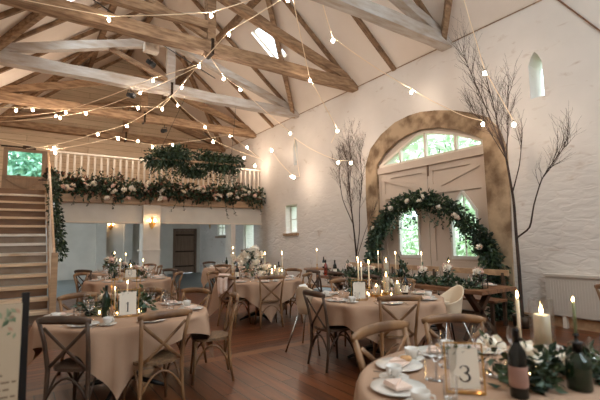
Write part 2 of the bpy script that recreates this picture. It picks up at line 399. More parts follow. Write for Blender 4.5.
# small windows of the right wall ------------------------------------------------
def rect_window(n, y0, y1, z0, z1, label, sill=True, cross=True, xf=XR+.34):
    rt = bpy.data.objects.new('window_%d' % n, None); COL.objects.link(rt); struct(rt, label)
    m = MB(); t = .045
    m.prism([[(y0, z0), (y1, z0), (y1, z1), (y0, z1)], [(y0+t, z0+t), (y1-t, z0+t), (y1-t, z1-t), (y0+t, z1-t)]], lambda u, v, d: (xf+d, u, v), .06)
    if cross:
        m.b2((xf+.01, (y0+y1)/2-.012, z0), (xf+.05, (y0+y1)/2+.012, z1)); m.b2((xf+.01, y0, (z0+z1)/2-.012), (xf+.05, y1, (z0+z1)/2+.012))
    m.obj('window_frame', M['white_wall'], rt)
    g = MB(); g.b2((xf+.03, y0, z0), (xf+.036, y1, z1)); g.obj('pane', M['pane'], rt)
    if sill:
        s_ = MB(); s_.b2((XR-.07, y0-.09, z0-.09), (xf, y1+.09, z0-.005)); s_.obj('window_sill', M['timber'], rt)
rect_window(2, 11.33, 12.06, 1.78, 2.74, 'small white four-pane window with wooden sill', xf=XR+.22)
rect_window(3, 17.2, 18.1, 1.8, 2.55, 'small window in the side wall beneath the gallery', xf=XR+.06)
rect_window(4, 14.45, 15.35, 1.2, 2.3, 'tall window beneath the gallery corner', cross=False, xf=XR+.08)
for n, (yc, wd, z0, z1) in ((5, (3.48, .24, 4.02, 4.88)), (6, (11.38, .26, 4.07, 4.98))):
    g = MB(); g.prism([lancet(yc, wd+.02, z0, z1)], lambda u, v, d: (XR+.4+d, u, v), .01)
    struct(g.obj('window_%d' % n, M['pane']), 'narrow lancet slit high on the wall ' + ('near the doors' if n == 5 else 'near the gallery'))

# left wall, gables ------------------------------------------------------------
LH = [[(15, 1.0), (17.6, 1.0), (17.6, 2.4), (15, 2.4)]]
w = MB(); w.prism([[(Y0-.3, 0), (Y1+.3, 0), (Y1+.3, ZE), (Y0-.3, ZE)]] + LH, lambda u, v, d: (XL-.5+d, u, v), .5)
struct(w.obj('wall_left', M['plaster']))
# gable behind the camera; its tall glazed opening is added to light trusses and ceiling
gab = [(XL, 0), (XR, 0), (XR, ZE), (XC, ZR), (XL, ZE)]
w = MB(); w.prism([gab, [(1.5, 3.2), (5.1, 3.2), (5.1, 6.2), (3.3, 7.6), (1.5, 6.2)]], lambda u, v, d: (u, Y0-.3+d, v), .3)
struct(w.obj('wall_front', M['plaster']))
g = MB(); g.prism([[(1.5, 3.2), (5.1, 3.2), (5.1, 6.2), (3.3, 7.6), (1.5, 6.2)]], lambda u, v, d: (u, Y0-.16+d, v), .01); struct(g.obj('window_7', M['pane']))
# lower back wall beneath the gallery
w = MB(); w.prism([[(XL, 0), (6.3, 0), (6.3, 2.12), (7.32, 2.12), (7.32, 0), (XR, 0), (XR, 3.0), (XL, 3.0)]], lambda u, v, d: (u, Y1+d, v), .3)
struct(w.obj('wall_back', M['white_wall']))
rt = bpy.data.objects.new('door_3', None); COL.objects.link(rt); struct(rt, 'brown ledged plank door beneath the gallery')
m = MB(); m.b2((6.3, Y1+.06, 0.01), (7.32, Y1+.12, 2.12)); m.obj('door_panel', M['brown_door'], rt)
m = MB()
for z in (.35, 1.08, 1.9): m.b2((6.34, Y1+.03, z-.035), (7.28, Y1+.06, z+.035))
m.obj('ledge', M['iron'], rt)
m = MB(); m.b2((6.2, Y1-.03, 0), (6.3, Y1+.1, 2.2)); m.b2((7.32, Y1-.03, 0), (7.4, Y1+.1, 2.2)); m.b2((6.2, Y1-.03, 2.12), (7.4, Y1+.1, 2.22)); m.obj('door_frame', M['brown_door'], rt)
# upper gable wall behind the gallery, with the opening of the stable door
w = MB(); w.prism([[(XL, 3.0), (XR, 3.0), (XR, ZE), (XC, ZR), (XL, ZE)], [(-.66, 3.06), (.66, 3.06), (.66, 4.98), (-.66, 4.98)]], lambda u, v, d: (u, YG+d, v), .25)
struct(w.obj('wall_gable', M['gable_boards']))
rt = bpy.data.objects.new('door_4', None); COL.objects.link(rt); struct(rt, 'stable door on the gallery with leafy view in its top')
m = MB(); m.prism([[(-.66, 3.06), (.66, 3.06), (.66, 4.98), (-.66, 4.98)], [(-.52, 4.0), (.5, 4.0), (.5, 4.88), (-.52, 4.88)]], lambda u, v, d: (u, YG+.02+d, v), .06)
m.obj('door_panel', M['stable_paint'], rt)
m = MB()
for a_, b_ in (((-.6, 3.12), (.6, 3.12)), ((-.6, 3.95), (.6, 3.95)), ((-.62, 3.1), (-.62, 3.98)), ((.62, 3.1), (.62, 3.98)), ((-.6, 3.12), (.6, 3.93)), ((-.6, 3.93), (.6, 3.12))):
    m.beam((a_[0], YG+.0, a_[1]), (b_[0], YG+.0, b_[1]), .09, .035, up=(0,1,0))
m.obj('brace', M['stable_paint'], rt)
m = MB(); m.b2((.42, YG-.04, 3.86), (.78, YG-.015, 3.9)); m.b2((-.75, YG-.04, 5.0), (-.1, YG-.01, 5.05)); m.b2((-.1, YG-.05, 4.98), (.3, YG-.01, 5.1)); m.obj('door_latch', M['iron'], rt)
m = MB(); m.b2((-.54, YG+.07, 3.98), (.52, YG+.076, 4.9)); m.obj('pane', M['pane'], rt)

# roof slopes with rooflights -----------------------------------------------------
LEN = math.hypot(XR-XC, ZR-ZE); ux = (XR-XC)/LEN; uz = (ZR-ZE)/LEN
def slopeR(u, v, d): return (XR - v*ux + d*uz, u, ZE + v*uz + d*ux)   # u along room, v up the slope, d outward
def slopeL(u, v, d): return (XL + v*ux - d*uz, u, ZE + v*uz + d*ux)
def vR(x): return (XR-x)/ux
def vL(x): return (x-XL)/ux
RR = [(9.68, 10.30, vR(6.22), vR(5.36)), (-.6, .9, vR(6.2), vR(4.9)), (-2.4, -1.2, vR(6.2), vR(4.9))]  # last two are unseen, added to throw light on the opposite slope
RL = [(9.9, 10.55, vL(.25), vL(.95)), (4.9, 5.9, vL(.6), vL(1.6)), (.6, 1.8, vL(.6), vL(1.8))]
def rc(r): return [(r[0], r[2]), (r[1], r[2]), (r[1], r[3]), (r[0], r[3])]
def slope(n, place, holes):
    m = MB(); m.prism([[(Y0-.3, -.4), (Y1+.3, -.4), (Y1+.3, LEN+.05), (Y0-.3, LEN+.05)]] + [rc(h) for h in holes], place, .22)
    struct(m.obj('ceiling', M['plaster']), n)
slope('pale plaster roof slope over the barn doors', slopeR, RR)
slope('pale plaster roof slope over the stairs', slopeL, RL)
k = 8
for pl, hs in ((slopeR, RR), (slopeL, RL)):
    for h in hs:
        rt = bpy.data.objects.new('window_%d' % k, None); COL.objects.link(rt); struct(rt, None if k > 8 else 'slim rooflight above the roof truss'); k += 1
        o = rc(h); i = [(h[0]+.05, h[2]+.05), (h[1]-.05, h[2]+.05), (h[1]-.05, h[3]-.05), (h[0]+.05, h[3]-.05)]
        m = MB(); m.prism([o, i], lambda u, v, d: pl(u, v, .1+d), .07); m.obj('window_frame', M['white_wall'], rt)
        m = MB(); m.prism([i], lambda u, v, d: pl(u, v, .14+d), .008); m.obj('pane', M['pane'], rt)

# eaves batten along the wall head
m = MB(); m.beam((XR-.012, Y0, ZE-.01), (XR-.012, YG, ZE-.01), .014, .018); struct(m.obj('trim_4', M['timber']), 'thin batten where the wall meets the roof slope')

# ---------------------------------------------------------------- roof timbers
def truss(y, label, tie_m, prin_m, post_m, sd):
    t = thing('roof_truss', label, 'roof truss', (XC, y, ZE), 0, 'roof trusses spanning the hall')
    h = (XR-XL)/2
    m = MB(); m.beam((-h-.15, 0, .02), (h+.1, 0, .02), .26, .26, segs=14, jit=.014, seed=sd); m.obj('tie_beam', tie_m, t)
    for s_ in (-1, 1):
        m = MB(); m.beam((s_*(h-.02), 0, .1), (s_*.05, 0, 1.42), .2, .2, segs=8, jit=.012, seed=sd+s_+3); m.obj('principal_rafter', prin_m, t)
        m = MB(); m.beam((s_*(h-.02), 0, -.02), (0, 0, ZR-ZE-.14), .10, .08, segs=8, jit=.006, seed=sd+s_); m.obj('common_rafter', M['timber_y'], t)
        if y < 12 and s_ < 0:
            m = MB(); m.beam((s_*.1, 0, .28), (s_*1.6, 0, .84), .09, .11); m.obj('strut', M['timber'], t)
    m = MB(); m.beam((0, 0, .13), (0, 0, 1.5), .2, .2, up=(0,1,0), segs=4, jit=.01, seed=sd); m.b2((-.16, -.13, -.13), (.16, .13, .16)); m.obj('king_post', post_m, t)
    m = MB(); m.b2((-.03, -.16, -.16), (.03, .16, .2)); m.obj('iron_strap', M['iron'], t)
    return t
truss(5.28, 'nearest truss, limewashed tie beam above the barn doors', M['white_timber'], M['white_timber'], M['timber'], 1)
truss(8.3, 'broad brown truss second from the camera, with collar beam', M['timber'], M['timber'], M['timber'], 2)
truss(11.25, 'limewashed truss where the light strings gather', M['white_timber'], M['white_timber'], M['white_timber'], 3)
truss(14.3, 'brown truss just beyond the gallery railing', M['timber'], M['timber'], M['timber'], 4)
truss(17.32, 'last truss, against the boarded gable', M['timber'], M['timber'], M['timber'], 5)
m = MB(); m.beam((-.6, 8.25, 6.28), (3.2, 8.25, 6.28), .16, .18, segs=6, jit=.01, seed=9)
tag(m.obj('collar_beam', M['timber']), 'upper brown beam running into the king post of the second truss', 'beam')
for (x, z, lb) in ((4.84, 7.85, 'roof purlin on the barn door slope'), (1.76, 7.85, 'roof purlin on the staircase slope'), (XC, ZR-.2, 'ridge beam at the top of the roof')):
    m = MB(); m.beam((x, Y0, z), (x, YG, z), .13, .18, segs=20, jit=.008, seed=11)
    tag(m.obj('purlin' if x != XC else 'ridge_beam', M['timber_y']), lb, 'purlin' if x != XC else 'ridge beam')
def wind(y, s_, lb):
    n = MB(); p = (XC+s_*(XR-XC-.1), y, ZE-.02); q = (XC+s_*1.25, y-3.1, ZR-1.25*T-.14)
    n.beam(p, q, .12, .22, segs=8, jit=.01, seed=int(y))
    tag(n.obj('wind_brace', M['timber']), lb, 'wind brace')
wind(5.33, 1, 'wind brace rising from the nearest truss on the barn door side')
wind(11.3, 1, 'wind brace beside the slim rooflight')
wind(17.2, 1, 'wind brace rising from the gallery end truss')
wind(11.3, -1, 'wind brace rising from the limewashed truss on the staircase side')
wind(17.2, -1, 'wind brace over the stable door')
proto = None
for y in (6.8, 9.8, 12.8, 15.8):
    for s_ in (-1, 1):
        if y == 9.8 and s_ > 0: continue
        if proto is None:
            m = MB(); m.beam((4.28, 0, ZE-.03), (0, 0, ZR-.2), .10, .09, segs=8, jit=.006); proto = m.obj('rafter', M['timber_y'])
            o = proto
        else: o = proto.copy(); COL.objects.link(o)
        o.location = (XC, y, 0); o.rotation_euler = (0, 0, 0 if s_ > 0 else pi)
        side = 'barn door' if s_ > 0 else 'staircase'
        pos = {6.8: 'between the first and second trusses', 9.8: 'just beyond the broad second truss', 12.8: 'in front of the gallery railing', 15.8: 'over the gallery floor'}[y]
        tag(o, 'thin rafter on the %s slope %s' % (side, pos), 'rafter', 'thin rafters between the trusses')
# black spotlights and a junction box up in the trusses
def spot():
    t = thing('spotlight', '', 'spotlight')
    m = MB(); m.tube([(0,-.12,-.1), (0,.12,-.02)], [.075,.06], 12); m.obj('lamp_housing', M['black'], t)
    m = MB(); m.tube([(-.09,0,-.06), (-.09,0,.05), (.09,0,.05), (.09,0,-.06)], .01, 6); m.tube([(0,0,.05), (0,0,.14)], .012, 6); m.obj('bracket', M['black'], t)
    return t
SP = Once(spot)
SP.put((2.25, 11.25, 5.51), .4, 'black spotlight under the limewashed tie beam, on its staircase half', 'black spotlights in the roof')
SP.put((4.0, 14.3, 5.51), -.8, 'black spotlight under the tie beam beyond the gallery railing', 'black spotlights in the roof')
SP.put((2.75, 11.25, 6.52), 1.9, 'black spotlight on the limewashed truss rafter', 'black spotlights in the roof')
m = MB(); m.b2((2.05, 8.9, 5.72), (2.35, 9.1, 5.92)); 
for x in (2.12, 2.28): m.tube([(x, 8.9, 5.82), (x, 8.88, 5.82)], .05, 10)
m.tube([(2.2, 9.0, 5.92), (2.2, 8.4, 5.98)], .012, 6)
tag(m.obj('emergency_light', M['cream_paint']), 'cream twin-lamp emergency light box above the second tie beam', 'emergency light')

# ---------------------------------------------------------------- gallery
g = MB(); g.b2((.78, YM, 2.98), (XR, YG+.3, 3.1)); g.b2((XL, 13.9, 2.98), (.78, YG+.3, 3.1)); struct(g.obj('trim_5', M['stair']), 'gallery floor deck')
g = MB(); g.b2((.78, YM+.02, 2.17), (XR, YM+.22, 2.98)); struct(g.obj('wall_header', M['white_wall']), 'whitewashed beam front below the gallery')
g = MB(); g.b2((.74, YM-.14, 2.80), (XR, YM+.04, 3.0)); g.b2((.74, YM-.16, 2.76), (XR, YM+.04, 2.80)); struct(g.obj('trim_6', M['stair']), 'pine fascia shelf along the gallery edge')
g = MB(); g.b2((.78, YM-.02, 2.15), (XR, YM+.3, 2.20)); struct(g.obj('trim_7', M['cream_paint']), 'cream bead under the gallery beam')
g = MB(); g.b2((.78, YM+.22, 2.9), (XR, Y1, 2.98)); struct(g.obj('ceiling_under_gallery', M['plaster']))
def pillar(x0, x1, lb, dado=True):
    t = bpy.data.objects.new('pillar', None); COL.objects.link(t); struct(t, lb)
    m = MB(); m.b2((x0, YM-.1, 0), (x1, YM+.36, 2.78 if dado else 2.17)); m.obj('shaft', M['white_wall'], t)
    if dado:
        m = MB(); m.b2((x0-.04, YM-.14, 1.26), (x1+.04, YM+.4, 1.31)); m.obj('dado_ledge', M['white_wall'], t)
        m = MB(); m.b2((x0-.03, YM-.13, 0), (x1+.03, YM+.39, .16)); m.obj('plinth', M['white_wall'], t)
pillar(3.22, 3.76, 'white square pillar holding the gallery, with gold sconce'); pillar(6.28, 6.46, 'slim white post beneath the gallery near the side wall', False)
m = MB(); m.b2((2.75, 20.05, 0), (3.15, 20.3, 2.95)); m.b2((3.9, 20.05, 0), (4.25, 20.3, 2.95)); struct(m.obj('trim_8', M['white_wall']), 'white pilasters on the far wall beneath the gallery')
# railing
t = thing('gallery_railing', 'cream gallery railing with flat balusters behind the flower garland', 'railing', (0, YM+.06, 0))
m = MB(); m.b2((.74, -.04, 4.22), (XR, .04, 4.28)); m.obj('handrail', M['cream_paint'], t)
m = MB(); m.b2((.74, -.03, 3.22), (XR, .03, 3.28)); m.obj('bottom_rail', M['cream_paint'], t)
bal = None; n = 37
for i in range(n):
    x = .86 + i*(XR-.1-.86)/(n-1)
    if bal is None:
        m = MB(); m.b2((-.028, -.014, 3.28), (.028, .014, 4.22)); bal = m.obj('baluster', M['cream_paint'], t); bal.location = (x, 0, 0)
    else:
        b = bal.copy(); COL.objects.link(b); b.parent = t; b.location = (x, 0, 0)
m = MB(); m.b2((.71, -.035, 3.0), (.78, .035, 4.40)); m.obj('newel_post', M['cream_paint'], t)

# staircase -------------------------------------------------------------------
t = thing('staircase', 'open pine staircase climbing to the gallery beside the menu board', 'staircase', (0, 0, 0))
NS = 14; SY0, SY1 = 9.5, 13.85; rise = 3.1/NS; run = (SY1-SY0)/NS
for i in range(NS):
    z = rise*(i+1); y = SY0+run*i
    if i < NS-1:
        m = MB(); m.b2((-.97, y-.03, z-.055), (.50, y+run+.05, z)); m.obj('tread', M['stair_white'] if i in (5, 6, 7, 12) else M['tread'], t)
    m = MB(); m.b2((-.95, y+.02, z-rise+.012), (.49, y+.045, z-.045)); m.obj('riser', M['riser_w'] if 2 < i < 8 else M['riser'], t)
for x in (-.985, .53):
    m = MB(); m.beam((x, SY0-.1, .05), (x, SY1, 2.95), .03, .2); m.obj('stringer', M['stair'], t)
m = MB(); m.b2((.50, SY0-.16, 0), (.61, SY0-.05, 1.35)); m.obj('newel_post', M['stair'], t)
m = MB(); m.b2((.52, SY1-.08, 2.0), (.59, SY1-.01, 4.4)); m.obj('newel_post', M['stair'], t)
m = MB(); m.beam((.555, SY0-.1, 1.2), (.555, SY1-.05, 4.1), .045, .05); m.obj('handrail', M['stair'], t)
for i in range(0, 12):
    y = SY0+.3+i*.36; zb = .12+(y-SY0+.1)*(2.9/(SY1-SY0+.1)); m = MB(); m.b2((.54, y-.015, zb), (.57, y+.015, 1.2+(y-SY0+.1)*.655)); m.obj('baluster', M['cream_paint'], t)

# sconces -----------------------------------------------------------------------
def sconce():
    t = thing('wall_sconce', '', 'wall sconce')
    m = MB(); m.prism([[(-.10, 0), (-.07, -.13), (0, -.22), (.07, -.13), (.10, 0), (.06, .1), (0, .2), (-.06, .1)]], lambda u, v, d: (u, -.005-d, v), .02); m.obj('back_plate', M['gold'], t)
    m = MB()
    for s_ in (-1, 1): m.tube([(0,-.02,-.06), (s_*.05,-.07,-.1), (s_*.08,-.1,-.05), (s_*.08,-.1,.02)], .008, 6)
    m.obj('arm', M['gold'], t)
    for s_ in (-1, 1):
        m = MB(); m.lathe([(.012,0), (.02,.03), (.016,.07), (.002,.1)], 8, (s_*.08,-.1,.02)); m.obj('bulb', M['sconce'], t)
    return t
SC = Once(sconce)
SC.put((3.49, YM-.1, 2.18), 0, 'gold diamond wall sconce on the white gallery pillar')
SC.put((3.35, 20.28, 2.35), 0, 'wall sconce between the white pilasters of the far wall', 'sconces beneath the gallery')
SC.put((XR-.01, 19.0, 2.35), pi/2, 'wall sconce on the side wall next to the brown plank door', 'sconces beneath the gallery')
SC.put((XR-.01, 16.6, 2.35), pi/2, 'wall sconce between the two windows beneath the gallery', 'sconces beneath the gallery')

# radiator ------------------------------------------------------------------------
t = thing('radiator', 'long cream ribbed radiator cover low on the stone wall', 'radiator', (XR, 0, 0))
m = MB(); m.b2((-.12, .8, .2), (-.02, 3.52, .84)); m.obj('cover', M['rad'], t)
m = MB()
for i in range(62): m.b2((-.126, .85+i*.0425, .26), (-.12, .87+i*.0425, .78))
m.obj('rib', M['rad'], t)['kind'] = 'stuff'
m = MB(); m.b2((-.15, .78, .84), (0, 3.54, .88)); m.obj('top_shelf', M['rad'], t)
m = MB(); m.b2((-.11, .9, 0), (-.03, .96, .2)); m.obj('foot', M['cream_paint'], t); m = MB(); m.b2((-.11, 3.24, 0), (-.03, 3.3, .2)); m.obj('foot', M['cream_paint'], t)
m = MB(); m.b2((XR-.03, Y0, 0), (XR, AY0-.4, .16)); m.b2((XR-.03, AY1+.45, 0), (XR, YM, .16)); struct(m.obj('baseboard_right', M['stair']))

# ---------------------------------------------------------------- cross-back chair
def arc(a, b, c, n=7):
    a, b, c = V(a), V(b), V(c)
    return [(1-t)**2*a + 2*t*(1-t)*b + t*t*c for t in [i/(n-1) for i in range(n)]]
def make_chair(wood, seatm, cushion=None):
    def f():
        t = thing('crossback_chair', '', 'chair')
        m = MB(); pr = []
        for k in range(20):
            an = 2*pi*k/20; c, s_ = cos(an), sin(an); q = 3.2
            r = 1/((abs(c)**q+abs(s_)**q)**(1/q)); pr.append((c*r*(.205+.02*s_*r), s_*r*.205))
        m.prism([pr], lambda u, v, d: (u, v, .435+d), .028); m.obj('seat', seatm, t)
        if cushion:
            m = MB(); m.prism([[(u*.95, v*.95) for u, v in pr]], lambda u, v, d: (u, v, .464+d), .04); m.obj('cushion', cushion, t)
        for s_ in (-1, 1):
            m = MB(); m.tube([(s_*.205,-.235,0), (s_*.19,-.195,.22), (s_*.185,-.19,.45), (s_*.20,-.225,.68), (s_*.218,-.275,.86)], [.014,.018,.02,.018,.017], 8); m.obj('back_post', wood, t)
            m = MB(); m.tube([(s_*.205,.2,0), (s_*.185,.175,.22), (s_*.175,.165,.44)], [.013,.017,.02], 8); m.obj('leg', wood, t)
            m = MB(); m.tube(arc((s_*.192,-.185,.2), (s_*.18,-.01,.58), (s_*.188,.17,.2), 9), .011, 6); m.obj('brace', wood, t)
            m = MB(); m.tube(arc((s_*.195,-.245,.80), (s_*.05,-.235,.66), (-s_*.165,-.2,.47), 8), .016, 8, flat=.5, up=(1,0,.3)); m.obj('cross_slat', wood, t)
        m = MB(); m.tube(arc((-.19,-.2,.2), (0,-.19,.56), (.19,-.2,.2), 9), .011, 6); m.obj('brace', wood, t)
        m = MB(); m.tube(arc((-.185,.17,.2), (0,.17,.56), (.185,.17,.2), 9), .011, 6); m.obj('brace', wood, t)
        m = MB(); m.tube(arc((-.245,-.262,.865), (0,-.345,.895), (.245,-.262,.865), 11), [.022,.03,.034,.035,.035,.035,.035,.035,.034,.03,.022], 10, flat=.55, up=(0,0,1)); m.obj('top_rail', wood, t)
        return t
    return f
CH = Once(make_chair(M['chair'], M['rush'])); CHD = Once(make_chair(M['chair_dark'], M['chair_dark'])); CHC = Once(make_chair(M['chair_dark'], M['chair_dark'], M['cushion']))
def chair(bx, by, tx, ty, label, group=None, C=None, turn=0, sc=None):
    """bx,by: middle of the back rail; tx,ty: what the sitter faces"""
    a = math.atan2(ty-by, tx-bx)-pi/2+turn
    x = bx + .30*cos(a+pi/2); y = by + .30*sin(a+pi/2)
    return (C or CH).put((x, y, 0), a, label, group, sc)

# ---------------------------------------------------------------- round tables
RT = .84; ZT = .76
def cloth_mesh(H, phi, seed, n=144, floor=.05):
    m = MB(); rn = random.Random(seed); vs = [(0,0,ZT)]; fs = []
    rings = [(.3,0), (.6,0), (RT-.03,0)]
    K = 9; ph = [rn.uniform(0, 6.28) for _ in range(4)]
    for r, _ in rings:
        for k in range(n): a_ = 2*pi*k/n; vs.append((r*cos(a_), r*sin(a_), ZT))
    for i in range(K+1):
        s_ = i/K
        for k in range(n):
            a_ = 2*pi*k/n; c = max(abs(cos(a_-phi)), abs(sin(a_-phi)))
            L_ = min(H/c - RT, ZT-floor); wt = max(0, (1/c-1)/.414)
            d_ = L_*s_
            fold = sin(9*a_+ph[0])*.6 + sin(14*a_+ph[1])*.35 + sin(23*a_+ph[2])*.15
            r = RT + .012 + d_*(.10*wt**3 + .02) + fold*(.022+.17*d_)*min(1, s_*3)*(1-.4*wt)
            r += .04*wt**2*math.exp(-((wt-1)/.25)**2)*d_*2
            if i == 0: r = RT
            vs.append((r*cos(a_), r*sin(a_), ZT - d_ - (.004 if i == 0 else 0)))
    for k in range(n): fs.append((0, 1+k, 1+(k+1) % n))
    for i in range(len(rings)+K):
        o = 1+i*n
        for k in range(n): fs.append((o+k, o+n+k, o+n+(k+1) % n, o+(k+1) % n))
    m.add(vs, fs, True)
    return m
def mk_table():
    t = thing('round_table', '', 'table')
    m = MB(); m.lathe([(RT-.02, ZT-.045), (RT-.012, ZT-.03), (RT-.02, ZT-.012)], 48, cap1=True); m.obj('tabletop', M['slab'], t)
    m = MB(); m.lathe([(.05, .05), (.045, .4), (.06, ZT-.045)], 12, cap1=True); m.obj('pedestal', M['dark'], t)
    for k in range(4):
        a_ = pi/4+k*pi/2; m = MB(); m.tube([(0,0,.12), (.3*cos(a_), .3*sin(a_), .05), (.42*cos(a_), .42*sin(a_), .015)], [.03,.025,.015], 8); m.obj('leg', M['dark'], t)
    return t
TB = Once(mk_table)
TABLES = {
 1: (.97, 4.76, 1.0, R(-150), 'table numbered 1'), 2: (3.9, 3.97, 1.08, R(-165), 'table before the barn doors'), 3: (2.13, 1.12, 1.05, R(-165), 'table numbered 3'),
 4: (3.95, 7.3, 1.08, R(-150), 'white-flowered table'), 5: (1.9, 9.2, 1.03, R(-150), 'table behind table 1'), 6: (2.3, 12.0, 1.05, R(-140), 'far table by the pillar'), 7: (5.2, 11.2, 1.05, R(-140), 'far table near the side wall')}
for k, (x, y, H, phi, nm) in TABLES.items():
    TB.put((x, y, 0), .2*k, 'round banquet table hidden beneath the blush cloth of the '+nm, 'round banquet tables')
    o = cloth_mesh(H, phi, k).obj('tablecloth', M['cloth']); o.location = (x, y, .001)
    tag(o, 'draped blush linen cloth of the '+nm, 'tablecloth', 'blush tablecloths')

CG = 'cross-back chairs'
c1, c2, c3, c4 = TABLES[1][:2], TABLES[2][:2], TABLES[3][:2], TABLES[4][:2]
chair(.30, 3.99, *c1, 'dark cross-back chair pushed in at table 1 nearest the menu board', CG, CHD)
chair(1.09, 3.69, *c1, 'cross-back chair at table 1 with a bare seat on the camera side', CG)
chair(2.10, 4.42, *c1, 'cross-back chair seen side-on in the open floor beside table 1', CG)
chair(1.95, 5.28, *c1, 'cross-back chair on the far open-floor side of table 1', CG)
chair(1.42, 5.82, *c1, 'cross-back chair behind table 1 past its glasses', CG)
chair(.60, 5.78, *c1, 'cross-back chair at table 1 by the foot of the staircase', CG)
chair(2.90, 4.05, *c2, 'cross-back chair standing side-on left of the barn-door round table', CG, CHD)
chair(3.38, 3.08, *c2, 'cross-back chair on the camera side of the barn-door round table', CG)
chair(4.22, 5.02, *c2, 'cross-back chair behind the number card of the barn-door round table', CG)
chair(4.9, 4.45, *c2, 'cross-back chair past the barn-door round table, behind the cream highchair', CG)
chair(2.02, 2.04, 2.14, 1.0, 'large blurred cross-back chair at table 3 beside the coffee cups', CG, sc=(1.22,1.05,1.03))
chair(2.83, 2.05, *c3, 'cross-back chair behind the number 3 card', CG)
chair(6.0, 2.05, 7.2, 1.2, 'lone cross-back chair in front of the cream radiator', CG, turn=R(20))
chair(3.67, 6.28, *c4, 'cross-back chair on the camera side of the white-flowered table', CG)
chair(3.02, 6.88, *c4, 'cross-back chair draped with a napkin at the white-flowered table', CG)
chair(4.55, 6.4, *c4, 'cross-back chair between the white-flowered table and the slim-legged highchair', CG)
chair(5.0, 7.6, *c4, 'cross-back chair at the white-flowered table towards the wall', CG)
chair(3.3, 8.15, *c4, 'cross-back chair behind the white-flowered table', CG)
for i, (x, y, tx, ty, lb) in enumerate((
    (2.95, 9.75, 1.9, 9.2, 'at the table behind table 1 on its pillar side'), (1.05, 9.9, 1.9, 9.2, 'at the table behind table 1 on its staircase side'),
    (2.0, 10.3, 1.9, 9.2, 'between the two tables lined up with the pillar'), (2.75, 8.5, 1.9, 9.2, 'at the table behind table 1, back to the aisle'),
    (1.22, 11.0, 2.3, 12.0, 'by the far pillar table, staircase side'), (3.2, 11.5, 2.3, 12.0, 'at the far table by the pillar on its open side'),
    (3.2, 12.6, 2.3, 12.0, 'between the far table and the white pillar'), (2.2, 13.05, 2.3, 12.0, 'behind the far table beneath the gallery edge'),
    (4.9, 12.35, 5.2, 11.2, 'alone against the slate floor at the far side-wall table'), (4.55, 10.45, 5.2, 11.2, 'at the far table near the side wall on its near side'),
    (6.2, 11.6, 5.2, 11.2, 'at the far side-wall table, beneath the four-pane window'), (5.9, 10.4, 5.2, 11.2, 'at the far table facing away from the arch'))):
    chair(x, y, tx, ty, 'cross-back chair '+lb, CG, CHD if i in (0, 4, 8, 10) else None)

# ---------------------------------------------------------------- head table, benches, its chairs
t = thing('head_table', 'long rustic slab table before the barn doors carrying a leafy runner', 'table', (5.85, 5.35, 0))
m = MB(); rn = random.Random(5); pr = []
for i in range(15): pr.append((-.47+rn.uniform(-.015,.015), -1.95+i*3.9/14))
for i in range(15): pr.append((.47+rn.uniform(-.015,.015), 1.95-i*3.9/14))
m.prism([pr], lambda u, v, d: (u, v, .70+d), .055); m.obj('tabletop', M['slab'], t)
for y in (-1.6, 0, 1.6):
    m = MB(); m.beam((-.36, y, 0), (.3, y, .7), .07, .09, up=(0,1,0)); m.beam((.36, y, 0), (-.3, y, .7), .07, .09, up=(0,1,0)); m.obj('trestle', M['chair_dark'], t)
m = MB(); m.beam((0, -1.6, .33), (0, 1.6, .33), .06, .1); m.obj('stretcher', M['chair_dark'], t)
def bench():
    t = thing('bench', '', 'bench')
    m = MB(); m.b2((-.2, -.62, .42), (.2, .62, .46)); m.obj('seat', M['slab'], t)
    m = MB(); m.beam((.22, -.66, .90), (.22, .66, .90), .04, .10); m.obj('backrest', M['stair'], t)
    for s_ in (-1, 1):
        m = MB(); m.beam((.2, s_*.56, 0), (.22, s_*.56, .9), .05, .05, up=(0,1,0)); m.obj('back_post', M['chair_dark'], t)
        m = MB(); m.beam((-.17, s_*.56, 0), (-.17, s_*.56, .42), .05, .05, up=(0,1,0)); m.obj('leg', M['chair_dark'], t)
    m = MB(); m.beam((.215, -.6, .66), (.215, .6, .66), .025, .07); m.obj('back_slat', M['chair_dark'], t)
    return t
BN = Once(bench)
BN.put((6.72, 4.52, 0), 0, 'wooden bench with plank back behind the head table, at its end by the tall branch', 'benches behind the head table')
BN.put((6.72, 5.95, 0), 0, 'wooden bench with plank back behind the middle of the head table', 'benches behind the head table')
BN.put((6.72, 7.3, 0), 0, 'wooden bench with plank back behind the head table, at its end by the bare birch', 'benches behind the head table')
def stool():
    t = thing('padded_stool', '', 'stool')
    m = MB(); m.lathe([(.17,.47), (.185,.49), (.17,.52)], 16, cap1=True); m.obj('cushion', M['cushion'], t)
    m = MB(); m.lathe([(.18,.44), (.18,.47)], 16, cap1=True); m.obj('seat', M['dark'], t)
    for k in range(4):
        a_ = pi/4+k*pi/2; m = MB(); m.tube([(.2*cos(a_), .2*sin(a_), 0), (.14*cos(a_), .14*sin(a_), .45)], .014, 6); m.obj('leg', M['dark'], t)
    m = MB(); m.lathe([(.165,.18), (.165,.2)], 16, cap1=False, cap0=False); m.obj('foot_ring', M['dark'], t)
    return t
ST = Once(stool)
ST.put((5.15, 3.95, 0), 0, 'pale blue padded stool at the head table next to the white highchair')
for x, y, lb in ((5.0, 6.95, 'end near the bottles'), (5.0, 6.2, 'middle, beside the dark bottle'), (5.02, 5.3, 'part behind the barn-door round table')):
    chair(x, y, 6, y, 'dark chair with pale blue cushion at the head table %s' % lb, 'cushioned chairs at the head table', CHC)

